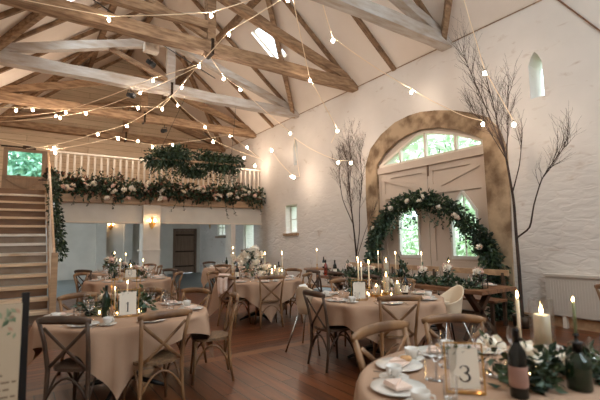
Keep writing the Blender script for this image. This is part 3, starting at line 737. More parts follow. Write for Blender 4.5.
# highchairs
def highchair():
    t = thing('highchair', '', 'highchair')
    m = MB()
    n = 20; vs = []; fs = []
    for i, (z, rx, ry, oy) in enumerate(((.50,.13,.12,0), (.505,.165,.15,0), (.60,.18,.165,0), (.70,.185,.17,0), (.72,.195,.18,0))):
        for k in range(n):
            a_ = 2*pi*k/n; back = max(0, -sin(a_))
            zz = z + (.17*back**1.5 if i > 2 else 0) - (.06*max(0, sin(a_)) if i > 2 else 0)
            vs.append((rx*cos(a_), oy+ry*sin(a_) - .04*back*(i > 2), zz))
    for i in range(4):
        for k in range(n): fs.append((i*n+k, i*n+(k+1) % n, (i+1)*n+(k+1) % n, (i+1)*n+k))
    fs.append(tuple(range(n-1, -1, -1))); m.add(vs, fs, True); o = m.obj('seat_shell', M['plastic'], t)
    md = o.modifiers.new('s', 'SOLIDIFY'); md.thickness = .012
    m = MB(); m.prism([[(-.2,.12), (.2,.12), (.22,.2), (.2,.36), (.1,.4), (-.1,.4), (-.2,.36), (-.22,.2)]], lambda u, v, d: (u, v, .70+d), .025); m.obj('tray', M['plastic'], t)
    for sx in (-1, 1):
        for sy in (-1, 1):
            m = MB(); m.tube([(sx*.25, sy*.27, 0), (sx*.12, sy*.11, .51)], .012, 8); m.obj('leg', M['silver'], t)
    return t
HC = Once(highchair)
HC.put((3.40, 4.78, 0), R(-60), 'white plastic highchair with slanting metal legs standing in the open aisle')
HC.put((4.62, 3.42, 0), R(75), 'white plastic highchair facing the barn-door round table', None, (1, 1, 1))

# small side table with drinks beyond the head table
t = thing('side_table', 'small round wooden side table against the side wall beyond the head table', 'table', (6.75, 9.1, 0))
m = MB(); m.lathe([(.38,.72), (.39,.74), (.38,.76)], 24, cap1=True); m.obj('tabletop', M['slab'], t)
m = MB(); m.lathe([(.2,0), (.05,.04), (.04,.72)], 12); m.obj('pedestal', M['chair_dark'], t)
# ---------------------------------------------------------------- foliage helpers
def leaves(mb, pts, n, spread, ln, w, droop=.3, seed=0, mis=(0,), hang=None):
    rn = random.Random(seed)
    P = [V(p) for p in pts]; seg = [(P[i+1]-P[i]).length for i in range(len(P)-1)]; tot = sum(seg)
    for _ in range(n):
        s_ = rn.uniform(0, tot); i = 0
        while i < len(seg)-1 and s_ > seg[i]: s_ -= seg[i]; i += 1
        p = P[i].lerp(P[i+1], s_/max(seg[i], 1e-6))
        o = V((rn.gauss(0,1), rn.gauss(0,1), rn.gauss(0,1))); o.normalize()
        rr = spread*rn.random()**.6
        if hang: o = V((o.x*.9, o.y*.6, o.z)); 
        p = p + o*rr
        d = o + V((rn.uniform(-.7,.7), rn.uniform(-.7,.7), rn.uniform(-.7,.7)-droop))
        mb.leaf(p, d, ln*rn.uniform(.6,1.3), w*rn.uniform(.7,1.2), rn.choice(mis), rn)
def trail(mb, p, length, seed, mi=0, ln=.07, w=.022, n=None, sway=.25):
    rn = random.Random(seed); p = V(p); q = p.copy(); d = V((rn.uniform(-sway,sway), rn.uniform(-sway*.6,sway*.2), -1)).normalized(); pts = [p.copy()]
    k = n or int(length/.035)
    for i in range(k):
        q = q + d*(length/k); d = (d + V((rn.uniform(-.2,.2), rn.uniform(-.2,.2), -.1))).normalized(); pts.append(q.copy())
        mb.leaf(q, (rn.uniform(-1,1), rn.uniform(-1,1), rn.uniform(-.9,.2)), ln*rn.uniform(.7,1.2), w, mi, rn)
    mb.tube(pts, .004, 4, mi=mi)
def make_rose(m):
    def f(parent, loc, s_=1, rs=0):
        mb = MB(); rn = random.Random(rs)
        mb.ball((0,0,0), .026, 8, 5)
        for ring, (nn, rr, zz, sz) in enumerate(((4,.018,.006,.03), (5,.032,0,.038), (7,.044,-.012,.042))):
            for k in range(nn):
                a_ = 2*pi*k/nn + ring*.5; c, s2 = cos(a_), sin(a_)
                p0 = V((c*rr*.4, s2*rr*.4, zz-.015)); tip = V((c*(rr+.012), s2*(rr+.012), zz+.03-.012*ring)); sd = V((-s2, c, 0))*sz*.55
                mid = p0.lerp(tip, .6) + V((c, s2, 0))*.012
                mb.add([p0, mid+sd, tip, mid-sd], [(0,1,2,3)], True)
        o = mb.obj('rose', m, parent); o.location = loc; o.scale = (s_, s_, s_); o.rotation_euler = (rn.uniform(-.9,.5), rn.uniform(-.6,.6), rn.uniform(0,6))
        return o
    return f
rose_i = make_rose(M['petal']); rose_b = make_rose(M['blush'])
_rp = {}
def rose(kind, parent, loc, s_=1, rs=0):
    if kind not in _rp: _rp[kind] = (rose_i if kind == 'i' else rose_b)(parent, loc, s_, rs); return _rp[kind]
    r = random.Random(rs); o = _rp[kind].copy(); COL.objects.link(o); o.parent = parent; o.location = loc; o.scale = (s_, s_, s_); o.rotation_euler = (r.uniform(.2,1.3), r.uniform(-.6,.6), r.uniform(0,6)); return o
GM = [M['leaf'], M['leaf2'], M['leaf3'], M['dry_leaf']]

# gallery garland
t = thing('flower_garland', 'long garland of dark foliage and ivory roses along the gallery edge', 'garland', (0, YM-.12, 3.1))
mb = MB(); rn = random.Random(21)
x = .75
pts = []
for i in range(36): pts.append((.72+i*.197, -.04+.04*sin(i), .12+.09*sin(i*1.3)+.05*sin(i*.5)))
leaves(mb, pts, 3600, .30, .14, .045, .2, 3, (0,0,0,0,1,2,3))
for i in range(22):
    trail(mb, (rn.uniform(.8,7.4), -.12, rn.uniform(-.05,.15)), rn.uniform(.2,.55), 50+i, rn.choice((0,0,1,3)))
trail(mb, (6.0, -.1, 0), .75, 91); trail(mb, (6.25, -.1, 0), .7, 92); trail(mb, (7.35, -.1, 0), .6, 93); trail(mb, (7.45, -.12, 0), .5, 94); trail(mb, (2.25,-.1,.1), .65, 95); trail(mb, (4.3,-.1,0), .6, 96)
for i in range(10): # sprigs standing above the rail
    xx = rn.uniform(.9, 7.2); leaves(mb, [(xx,0,.25), (xx+rn.uniform(-.1,.1),0,rn.uniform(.5,.72))], 45, .09, .09, .025, -.4, 70+i, (0,1,3))
mb.obj('foliage', GM, t, fix=False)
for i in range(58):
    cx = 1.0+(i//5)*.57 + rn.gauss(0,.13)
    rose('b' if i % 4 == 0 else 'i', t, (cx, -.30+rn.uniform(-.04,.04), .10+rn.gauss(0,.11)+.1*sin(i//5*2.1)), rn.uniform(.9,1.7), i)
# staircase garland
t = thing('foliage_garland', 'dark leafy garland hanging down the staircase rail end', 'garland', (.62, 12.6, 3.3))
mb = MB()
leaves(mb, [(.0,1.15,.3), (.02,1.0,.2)], 260, .17, .09, .03, .3, 5, (0,0,1,3))
leaves(mb, [(.0,1.0,.2), (0,.4,-.1)], 60, .06, .08, .03, .6, 16, (0,0,0,1))
leaves(mb, [(0,.3,-.1), (.03,-.1,-.4), (.06,-.5,-.95), (.1,-.9,-1.4), (.14,-1.5,-2.05)], 1050, .15, .09, .03, .6, 6, (0,0,0,1))
for i in range(8): trail(mb, (.05+.02*i, -.1*i, -.2*i), .5, 300+i)
mb.obj('foliage', GM, t, fix=False)

# hanging ladder with greenery
t = thing('hanging_foliage_ladder', 'wooden ladder smothered in trailing greenery hanging before the gallery', 'hanging decoration', (4.42, 12.3, 3.98))
m = MB()
for yy in (-.18, .18): m.beam((-1.35, yy, 0), (1.4, yy, .05), .04, .06)
for i in range(8): m.beam((-1.2+i*.36, -.18, .02), (-1.2+i*.36, .18, .02), .03, .03)
m.obj('ladder', M['stair'], t)
mb = MB()
leaves(mb, [(-1.35,-.05,-.02), (-.6,-.1,.18), (-.35,0,.2)], 2300, .31, .12, .028, .5, 8, (0,0,1,2))
leaves(mb, [(-.35,0,-.22), (.2,0,-.25)], 800, .2, .12, .028, .8, 9, (0,0,1,2))
leaves(mb, [(.15,0,.2), (.8,-.05,.08), (1.42,0,.1)], 2300, .31, .12, .028, .5, 10, (0,0,1,2))
rn = random.Random(4)
for i in range(46): trail(mb, (rn.uniform(-1.4,1.45), rn.uniform(-.25,.2), rn.uniform(-.15,0)), rn.uniform(.25,.6), 400+i, rn.choice((0,1,2)), .09, .02)
mb.obj('foliage', GM, t, fix=False)
m = MB()
for x0, x1 in ((-1.2,-.7), (1.2,.9)): m.tube([(x0,0,.03), (x1,-1.05,1.68)], .006, 5)
m.obj('suspension_wire', M['dark'], t)

# arch garland before the doors
AX = 7.35
t = thing('floral_arch', 'round arch of dark foliage with a few ivory roses framing the barn doors', 'floral arch', (AX, 0, 0))
m = MB(); ap = []
KEY = [(7.6,.35), (7.6,.8), (7.5,1.5), (7.13,2.03), (6.6,2.34), (6.2,2.40), (5.79,2.38), (5.24,2.14), (4.91,1.85), (4.61,1.53), (4.42,1.18), (4.33,.87), (4.3,.4)]
for i in range(len(KEY)-1):
    for k in range(2): ap.append((0, KEY[i][0]+(KEY[i+1][0]-KEY[i][0])*k/2, KEY[i][1]+(KEY[i+1][1]-KEY[i][1])*k/2))
ap.append((0,)+KEY[-1])
ap = [(0, 7.6, 0)] + ap + [(0, 4.3, 0)]
m.tube(ap, .018, 8); m.obj('hoop', M['iron'], t)
mb = MB()
leaves(mb, ap[5:22], 3000, .19, .10, .03, .4, 12, (0,0,1,0))
leaves(mb, ap[0:8], 1300, .19, .10, .03, .7, 13, (0,2,1,2))
leaves(mb, ap[19:], 1500, .20, .10, .03, .7, 14, (0,0,0,1))
rn = random.Random(8)
for i in range(44):
    p = ap[rn.randrange(5, 25)]; trail(mb, (rn.uniform(-.1,.1), p[1]+rn.uniform(-.1,.1), p[2]-.1), rn.uniform(.25,.6), 600+i, rn.choice((0,0,1,2)), .08, .02)
mb.obj('foliage', GM, t, fix=False)
for i, (y, z) in enumerate(((6.7,2.24), (5.85,2.34), (5.75,2.42), (5.0,1.98), (4.93,1.92), (4.5,1.35), (6.2,2.36), (7.3,1.8), (5.35,2.16))):
    rose('i', t, (-.22, y, z), 1.15, i)

# bare trees ------------------------------------------------------------------
def twigs(mb, p, d, ln, r, depth, rn, up=.25):
    pts = [p.copy()]; rad = [r]; k = 5
    for i in range(k):
        d = (d + V((rn.uniform(-.16,.16)*.7, rn.uniform(-.2,.2), rn.uniform(-.1,.1)+up*.1))).normalized()
        p = p + d*(ln/k); pts.append(p.copy()); rad.append(max(.0014, r*(1-.75*(i+1)/k)))
        if depth > 0 and i > 0:
            for _ in range(rn.choice((1,1,2))):
                dd = (d + V((rn.uniform(-.45,.3), rn.uniform(-.75,.75), rn.uniform(-.2,.6)))).normalized()
                twigs(mb, p, dd, ln*rn.uniform(.4,.62), rad[-1]*.7, depth-1, rn, up)
    mb.tube(pts, rad, 5 if r < .01 else 6, caps=False)
def tree(name, label, base, stems, pot=True):
    t = thing('bare_tree', label, 'tree', base)
    mb = MB(); tw = MB()
    for si, (pts, r0, r1, tl, dep, every) in enumerate(stems):
        P = [V(p)-V(base) for p in pts]; n = len(P)
        fine = []
        for i in range(n-1):
            for k in range(4): fine.append(P[i].lerp(P[i+1], k/4))
        fine.append(P[-1]); 
        sm = [fine[0]] + [(fine[i-1]+fine[i]*2+fine[i+1])/4 for i in range(1, len(fine)-1)] + [fine[-1]]
        mb.tube(sm, [r0+(r1-r0)*i/(len(sm)-1) for i in range(len(sm))], 8)
        rn = random.Random(si*7+int(base[1]*10))
        for i in range(len(sm)):
            if i/len(sm) < every: continue
            d = (sm[min(i+1, len(sm)-1)]-sm[max(i-1, 0)]).normalized()
            for _ in range(2):
                dd = (d + V((rn.uniform(-.35,.2), rn.uniform(-.6,.6), rn.uniform(-.1,.4)))).normalized()
                twigs(tw, sm[i], dd, tl*rn.uniform(.6,1.2), .0055, dep, rn)
    mb.obj('trunk', M['bark'], t); tw.obj('twigs', M['bark'], t, fix=False)
    if pot:
        m = MB(); m.lathe([(.12,0), (.14,.02), (.16,.2), (.14,.2), (.13,.17)], 20); m.obj('pot', M['iron'], t)
        m = MB(); m.lathe([(.005,.175), (.13,.175)], 20, cap0=False); m.obj('soil', M['chair_dark'], t)
    return t
tree('a', 'tall bare branching tree between the stone arch and the radiator', (7.02, 3.72, 0), [
  ([(7.02,3.72,.1), (7.08,3.75,1.1), (7.1,3.77,1.6), (7.12,3.78,2.16), (7.1,3.87,3.07), (7.08,3.98,3.6)], .034, .014, .6, 2, .72),
  ([(7.1,3.76,1.5), (7.05,3.5,1.66), (7.0,3.39,2.04), (7.0,3.24,2.45), (7.0,3.0,2.75), (7.0,2.82,2.95)], .017, .005, .42, 1, .5),
  ([(7.12,3.79,2.3), (7.05,3.6,2.75), (7.0,3.5,3.2)], .012, .005, .4, 1, .6),
  ([(7.1,3.87,3.0), (7.06,4.05,3.6), (7.04,4.2,4.1), (7.0,4.42,4.8), (6.98,4.5,5.1)], .015, .004, .5, 1, .3),
  ([(7.1,3.9,3.1), (7.1,4.0,3.8), (7.05,4.1,4.5)], .013, .004, .5, 1, .3),
  ([(7.1,3.85,2.9), (7.1,3.78,3.5), (7.05,3.72,4.1)], .011, .004, .45, 1, .3),
  ([(7.12,3.86,2.9), (7.1,4.15,3.5), (7.05,4.45,4.0)], .010, .003, .45, 1, .3)])
tree('b', 'slender bare birch between the side wall and the floral arch', (7.25, 8.03, 0), [
  ([(7.25,8.03,.1), (7.25,8.05,1.0), (7.25,8.12,1.7), (7.25,8.2,2.3), (7.25,8.28,3.0), (7.25,8.3,3.6)], .028, .01, .5, 2, .5),
  ([(7.25,8.06,1.1), (7.2,7.86,1.7), (7.2,7.84,2.3), (7.2,7.7,3.0), (7.2,7.74,3.6)], .014, .006, .42, 2, .45),
  ([(7.25,8.14,1.9), (7.2,8.5,2.6), (7.2,8.62,3.2), (7.2,8.6,3.7)], .013, .005, .42, 2, .4),
  ([(7.25,8.25,2.8), (7.25,8.2,3.5), (7.25,8.2,4.1)], .012, .004, .42, 2, .2),
  ([(7.25,8.06,1.0), (7.05,7.5,1.7), (7.0,7.2,2.1), (7.0,7.0,2.35)], .009, .003, .3, 0, .5)])

# ---------------------------------------------------------------- tableware prototypes
def simple(name, cat, parts):
    def f():
        t = thing(name, '', cat)
        for pn, mm, fn in parts:
            mb = MB(); fn(mb); o = mb.obj(pn, mm, t)
        return t
    return f
def lth(prof, n=20, **k): return lambda mb: mb.lathe(prof, n, **k)
PLATE = Once(simple('dinner_plate', 'plate', [('plate_body', M['china'], lth([(.075,0), (.08,.004), (.135,.016), (.135,.019), (.08,.008), (.001,.007)], 28))]))
def knot(mb):
    mb.prism([[(-.06,-.045), (.055,-.05), (.06,.04), (-.05,.05)]], lambda u, v, d: (u, v, d), .012)
    mb.prism([[(-.055,-.04), (.04,-.045), (-.03,.045)]], lambda u, v, d: (u, v, .012+d), .01)
NAP = Once(simple('folded_napkin', 'napkin', [('folded_cloth', M['napkin'], knot)]))
def cupf():
    t = thing('coffee_cup', '', 'cup')
    m = MB(); m.lathe([(.045,0), (.05,.004), (.078,.014), (.078,.017), (.04,.008), (.001,.008)], 20); m.obj('saucer', M['china'], t)
    m = MB(); m.lathe([(.022,.012), (.03,.02), (.042,.05), (.044,.072), (.041,.072), (.036,.045), (.001,.025)], 20); m.obj('cup_body', M['china'], t)
    m = MB(); m.tube([(.04,0,.062), (.062,0,.06), (.064,0,.042), (.038,0,.034)], .005, 6); m.obj('handle', M['china'], t)
    return t
CUP = Once(cupf)
WG = Once(simple('wine_glass', 'wine glass', [('bowl', M['glass'], lth([(.004,.09), (.02,.1), (.038,.13), (.04,.16), (.031,.205)], 16, cap0=False)), ('stem', M['glass'], lth([(.033,0), (.03,.003), (.005,.01), (.004,.09)], 12))]))
FL = Once(simple('champagne_flute', 'champagne flute', [('bowl', M['glass'], lth([(.004,.09), (.02,.12), (.024,.18), (.021,.24)], 14, cap0=False)), ('stem', M['glass'], lth([(.03,0), (.028,.003), (.005,.01), (.004,.09)], 12))]))
TUM = Once(simple('tumbler', 'glass', [('glass_body', M['glass'], lth([(.03,0), (.032,.003), (.037,.1)], 14)), ]))
def forkf(mb):
    mb.tube([(0,-.09,.003), (0,.03,.006)], [.005,.003], 6, flat=.4); mb.b2((-.01,.03,.004), (.01,.05,.007))
    for x in (-.009,-.003,.003,.009): mb.b2((x-.0015,.05,.004), (x+.0015,.085,.006))
FORK = Once(simple('fork', 'fork', [('fork_body', M['silver'], forkf)]))
def knifef(mb): mb.tube([(0,-.1,.004), (0,0,.004)], .005, 6, flat=.5); mb.prism([[(-.003,0), (.007,0), (.009,.06), (.002,.11), (-.003,.1)]], lambda u, v, d: (u, v, .003+d), .002)
KNIFE = Once(simple('knife', 'knife', [('knife_body', M['silver'], knifef)]))
def flame_at(t, z, s_=1):
    m = MB(); m.lathe([(.001,0), (.006*s_,.008*s_), (.0075*s_,.016*s_), (.005*s_,.03*s_), (.0008,.046*s_)], 8, (0,0,z)); m.obj('flame', M['flame'], t)
    m = MB(); m.tube([(0,0,z-.008), (0,0,z+.006)], .0012, 4); m.obj('wick', M['ink'], t)
def taperf(h=.28, wax='wax', holder='gold'):
    def f():
        t = thing('taper_candle', '', 'candle')
        m = MB(); m.lathe([(.04,0), (.042,.006), (.012,.012), (.009,.06), (.018,.065), (.018,.085), (.011,.085)], 14); m.obj('candlestick', M[holder], t)
        m = MB(); m.lathe([(.011,.07), (.0095,.07+h), (.003,.075+h)], 10); m.obj('candle_stick_wax', M[wax], t)
        flame_at(t, .082+h, 1.0); return t
    return f
TAP = Once(taperf()); TAPG = Once(taperf(.3, 'green_wax', 'dark'))
def pillarf(h=.16, r=.035, glassh=.24):
    def f():
        t = thing('pillar_candle', '', 'candle')
        m = MB(); m.lathe([(.055,0), (.058,.006), (.02,.012), (.016,.03), (.055,.036), (.06,.045)], 18, cap1=True); m.obj('candle_stand', M['gold'], t)
        m = MB(); m.lathe([(r,.046), (r,.046+h-.004), (r-.004,.046+h), (.006,.046+h-.006)], 18); m.obj('wax_pillar', M['wax'], t)
        flame_at(t, .046+h, 1.1)
        m = MB(); m.lathe([(r+.017,.046), (r+.018,.046+glassh)], 20, cap0=False); m.obj('hurricane_glass', M['glass'], t); return t
    return f
PIL = Once(pillarf())
def tealf():
    t = thing('tealight_holder', '', 'tealight')
    m = MB(); m.lathe([(.026,0), (.03,.003), (.036,.05), (.034,.08)], 14); m.obj('glass_cup', M['glass'], t)
    m = MB(); m.lathe([(.02,.005), (.02,.02)], 12, cap1=True); m.obj('wax_disc', M['wax'], t)
    flame_at(t, .024, .75); return t
TEA = Once(tealf)
def bottlef(glassm, label=True, lm='paper'):
    def f():
        t = thing('wine_bottle', '', 'bottle')
        m = MB(); m.lathe([(.034,0), (.037,.006), (.037,.18), (.033,.205), (.016,.235), (.0135,.25), (.0135,.295), (.015,.3)], 18, cap1=True); m.obj('bottle_body', glassm, t)
        m = MB(); m.lathe([(.0145,.245), (.0145,.298), (.0155,.303), (.01,.306)], 14); m.obj('foil_cap', M['foil'], t)
        if label:
            m = MB(); m.lathe([(.0375,.05), (.0378,.051), (.0378,.14), (.0375,.141)], 18, cap0=False); m.obj('bottle_label', M[lm], t)
        return t
    return f
BW = Once(bottlef(M['bottle'])); BG = Once(bottlef(M['green_bottle'], False)); BR = Once(bottlef(M['rose_wine'], False)); BD = Once(bottlef(M['bottle'], True, 'burg'))
def budf(n, kind, h=.16, leafn=50, spr=.06, sc=1.0, vm='glass'):
    def f():
        t = thing('flower_vase', '', 'flowers')
        m = MB(); m.lathe([(.025,0), (.034,.01), (.036,.05), (.018,.09), (.02,.11)], 14); m.obj('vase', M[vm], t)
        mb = MB(); leaves(mb, [(0,0,.08), (0,0,h)], leafn, spr, .06, .018, -.2, 17, (0,1,2)); 
        rn = random.Random(n)
        P = []
        for i in range(n):
            a_ = 6.28*i/n; q = (spr*.75*cos(a_)*(1 if n > 1 else 0), spr*.75*sin(a_)*(1 if n > 1 else 0), h+rn.uniform(-.02,.03)); P.append(q); mb.tube([(0,0,.02), q], .002, 4)
        mb.obj('foliage', GM, t, fix=False)
        for i, q in enumerate(P): rose('b' if kind == 'b' and i % 2 else 'i', t, q, sc, i+n)
        return t
    return f
BUD = Once(budf(1, 'i', .19, 12, .04, 1.15)); POSY = Once(budf(5, 'b', .15, 60, .065, .85)); FERN = Once(budf(0, 'i', .2, 90, .09, 1, 'green_bottle'))

# numbers as pen-width ribbons -------------------------------------------------
def glyph(mb, paths, sc, ox, oz, y):
    for pts in paths:
        vs = []; fs = []
        n = len(pts)
        for i, (px, pz, w_) in enumerate(pts):
            a_ = pts[max(i-1, 0)]; b_ = pts[min(i+1, n-1)]; dx, dz = b_[0]-a_[0], b_[1]-a_[1]; l_ = math.hypot(dx, dz) or 1
            nx, nz = -dz/l_*w_/2, dx/l_*w_/2
            vs += [(ox+(px+nx)*sc, y, oz+(pz+nz)*sc), (ox+(px-nx)*sc, y, oz+(pz-nz)*sc), (ox+(px-nx)*sc, y-.0012, oz+(pz-nz)*sc), (ox+(px+nx)*sc, y-.0012, oz+(pz+nz)*sc)]
        for i in range(n-1):
            o = i*4
            for k in range(4): fs.append((o+k, o+(k+1) % 4, o+4+(k+1) % 4, o+4+k))
        fs += [(0,1,2,3), ((n-1)*4+3, (n-1)*4+2, (n-1)*4+1, (n-1)*4)]
        mb.add(vs, fs)
def curve3():
    P = []
    for i in range(11):
        a_ = R(160-i*25); P.append((.26*cos(a_)+.0, .74+.22*sin(a_), .05+.09*max(0, cos(a_))))
    Q = []
    for i in range(13):
        a_ = R(95-i*24); Q.append((.31*cos(a_)-.0, .26+.26*sin(a_), .05+.1*max(0, cos(a_))))
    d = []
    for k in range(8): a_ = 2*pi*k/7; d.append((-.22+.03*cos(a_), .84+.03*sin(a_), .06))
    d2 = [(x+.0, z-.7, w_) for x, z, w_ in d]
    return [P, Q, d, d2]
G3 = curve3(); G1 = [[(0,.02,.11), (0,.95,.11)], [(-.16,.8,.04), (0,.95,.05)], [(-.14,.02,.04), (.14,.02,.04)]]
def number_card(loc, rz, paths, label, w_=.15, h_=.21, tilt=0, frame='gold', sc=.09):
    t = thing('table_number', label, 'table number', loc, rz); t.rotation_euler = (tilt, 0, rz)
    m = MB(); m.b2((-w_/2, -.001, .02), (w_/2, .001, .02+h_)); m.obj('card', M['paper'], t)
    m = MB()
    e = .02
    for x in (-w_/2-e, w_/2+e): m.b2((x-.003, -.006, 0), (x+.003, .006, h_+.045))
    m.b2((-w_/2-e, -.006, 0), (w_/2+e, .006, .006)); m.b2((-w_/2-e, -.006, h_+.039), (w_/2+e, .006, h_+.045))
    m.b2((-w_/2-e, -.03, 0), (w_/2+e, .03, .004)); m.obj('frame', M[frame], t)
    m = MB(); m.b2((-w_/2-e, .0015, .005), (w_/2+e, .003, h_+.04)); m.obj('glass_plate', M['glass'], t)
    if paths:
        m = MB(); glyph(m, paths, sc, -.0, .05, -.0012); m.obj('numeral', M['ink'], t)
    m = MB(); leaves(m, [(-w_/2, -.003, h_), (w_/2, -.003, h_+.01)], 16, .018, .03, .008, .2, 3, (0,1)); m.obj('printed_leaves', GM, t, fix=False)
    return t

# ---------------------------------------------------------------- lay the tables
SEATS = {
 1: [(-135, 'nearest the menu board'), (-82, 'facing the bare-seated chair'), (-20, 'on the open-floor side'), (28, 'on the far open-floor side'), (66, 'at the back past the glasses'), (112, 'by the staircase foot'), (160, 'on the menu board side')],
 2: [(180, 'by the side-on chair'), (-120, 'on the camera side'), (-70, 'opposite the birch'), (-20, 'before the highchair'), (25, 'towards the head table'), (73, 'behind the number card'), (120, 'towards the aisle')],
 3: [(115, 'nearest the large blurred chair'), (148, 'on the aisle rim'), (80, 'next after the coffee cup'), (52, 'before the chair behind card 3'), (-4, 'towards the radiator')],
 4: [(-110, 'on the camera side'), (-150, 'by the napkin-draped chair'), (-60, 'towards the highchair'), (-10, 'on the wall side'), (40, 'at the back'), (90, 'behind the white flowers'), (140, 'towards the pillar')]}
TN = {1: 'table 1', 2: 'the barn-door round table', 3: 'table 3', 4: 'the white-flowered table'}
for tn, seats in SEATS.items():
    cx, cy = TABLES[tn][:2]
    for i, (deg, pl) in enumerate(seats):
        a_ = R(deg); rz = a_+pi/2
        def at(r, off): return (cx+r*cos(a_)-off*sin(a_), cy+r*sin(a_)+off*cos(a_), ZT+.002)
        s_ = '%s, %s' % (TN[tn], pl)
        PLATE.put(at(.66, 0), rz, 'white plate on '+s_, 'plates on the round tables')
        p = at(.66, 0); NAP.put((p[0], p[1], p[2]+.019), rz+.4*i, 'folded blush napkin on the plate on '+s_, 'napkins on plates')
        if i % 2 == 0 or tn == 3: CUP.put(at(.62, .22), rz+i, 'white cup and saucer on '+s_, 'cups and saucers')
        if (tn, i) == (1, 1): continue
        WG.put(at(.42, -.12), 0, 'stemmed wine glass on '+s_, 'wine glasses on the round tables')
        if i % 2: FL.put(at(.40, .04), 0, 'champagne flute on '+s_, 'champagne flutes')
        TUM.put(at(.45, .13), 0, 'water tumbler on '+s_, 'water tumblers')
        if tn in (1, 2, 3):
            FORK.put(at(.66, -.17), rz, 'dinner fork on '+s_, 'forks'); KNIFE.put(at(.66, .165 if i % 2 else .15), rz, 'table knife on '+s_, 'knives')
for tn, nm in ((5, 'the table behind table 1'), (6, 'the far table by the pillar'), (7, 'the far table near the side wall')):
    cx, cy = TABLES[tn][:2]
    for i in range(7):
        a_ = i*2*pi/7+.3
        def at(r, off): return (cx+r*cos(a_)-off*sin(a_), cy+r*sin(a_)+off*cos(a_), ZT+.002)
        PLATE.put(at(.64, 0), a_, 'white plate on '+nm, 'plates on '+nm)
        p = at(.64, 0); NAP.put((p[0], p[1], p[2]+.019), a_, 'folded napkin on a plate of '+nm, 'napkins on '+nm)
        WG.put(at(.42, -.1), 0, 'stemmed wine glass on '+nm, 'wine glasses on '+nm)
        TUM.put(at(.44, .12), 0, 'water tumbler on '+nm, 'tumblers on '+nm)
        if i % 2 == 0: CUP.put(at(.6, .24), a_, 'white cup and saucer on '+nm, 'cups on '+nm)

def Z(x, y, z=ZT+.002): return (x, y, z)
# table 1 centre
number_card(Z(.93, 4.52), R(-10), G1, 'gold-framed table number card reading 1', .16, .23, sc=.1)
BG.put(Z(.74, 4.62), 0, 'green glass bottle beside the number 1 card', None, (1,1,1.05))
POSY.put(Z(.93, 4.9), 0, 'posy of blush and ivory roses behind the number 1 card')
POSY.put(Z(.80, 5.0), 1, 'pale rose posy between the bottle and the far chair of table 1')
FERN.put(Z(1.12, 4.7), 1, 'dark leafy sprig vase right of the number 1 card', None, (1.2,1.2,.9))
FERN.put(Z(.62, 4.85), 2, 'dark leafy sprig vase lying low on the staircase side of table 1', None, (1.5,1.2,.6))
TAP.put(Z(1.02, 5.0), 0, 'lit ivory taper candle rising behind the number 1 card', None, (.8,.8,.8))
TAP.put(Z(.85, 4.78), 0, 'lit ivory taper candle over the green bottle of table 1', None, (.8,.8,.7))
for i, (x, y, pl) in enumerate(((.84, 4.58, 'between bottle and card'), (1.05, 4.58, 'right of the card'), (1.0, 4.78, 'beneath the posy'), (.7, 4.74, 'behind the green bottle'))):
    TEA.put(Z(x, y), 0, 'lit tealight glass on table 1, '+pl, 'tealights on table 1')
def wireframe():
    t = thing('geometric_lantern', 'slim gold wire lantern frame standing around the candles of table 1', 'lantern', Z(.97, 4.84))
    m = MB(); s_ = .13; h_ = .36
    for x in (-s_, s_):
        for y in (-s_*.6, s_*.6): m.b2((x-.003, y-.003, 0), (x+.003, y+.003, h_))
    for z in (.003, h_):
        for y in (-s_*.6, s_*.6): m.b2((-s_, y-.003, z-.003), (s_, y+.003, z+.003))
        for x in (-s_, s_): m.b2((x-.003, -s_*.6, z-.003), (x+.003, s_*.6, z+.003))
    m.obj('wire_frame', M['gold'], t)
wireframe()
# table 2 centre
number_card(Z(3.50, 3.86), R(-40), None, 'white number card with top leaves on the barn-door round table', .15, .2)
PIL.put(Z(3.98, 3.86), 0, 'ivory pillar candle in glass, tallest on the barn-door round table', None, (1.1,1.1,1.25))
PIL.put(Z(3.86, 3.92), 0, 'short glowing pillar candle on the barn-door round table', None, (1.1,1.1,.65))
PIL.put(Z(4.12, 3.80), 0, 'low pillar candle beside the dark bottle of the barn-door round table', None, (1,1,.8))
TAP.put(Z(3.72, 4.05), 0, 'lit taper behind the white number card', None, (1,1,1.1)); TAP.put(Z(3.95, 4.15), 0, 'lit taper rising between the pillar candles', None, (1,1,1.15)); TAP.put(Z(3.82, 4.22), 0, 'lit taper before the foot of the floral arch', None, (1,1,1.2))
BW.put(Z(4.18, 3.72), 0, 'dark wine bottle with pale label on the barn-door round table')
t = thing('flower_tray', 'slim brass tray of the barn-door round table centrepiece', 'tray', Z(3.9, 4.02), R(-40))
m = MB(); m.b2((-.26,-.08,0), (.26,.08,.008)); m.b2((-.26,-.08,.008), (.26,-.072,.02)); m.b2((-.26,.072,.008), (.26,.08,.02)); m.obj('tray_body', M['gold'], t)
for i, (x, y, pl) in enumerate(((3.70, 3.90, 'next to the white number card'), (3.77, 4.0, 'in front of the tapers'), (4.02, 3.98, 'behind the pillar candles'), (3.92, 3.72, 'nearest the camera-side chair'))):
    TEA.put(Z(x, y, ZT+.011), 0, 'lit tealight glass '+pl, 'tealights on the barn-door round table')
POSY.put(Z(4.25, 4.1), 0, 'posy of roses at the far side of the barn-door round table'); FERN.put(Z(3.65, 4.15), 0, 'green sprig vase low beside the tapers')
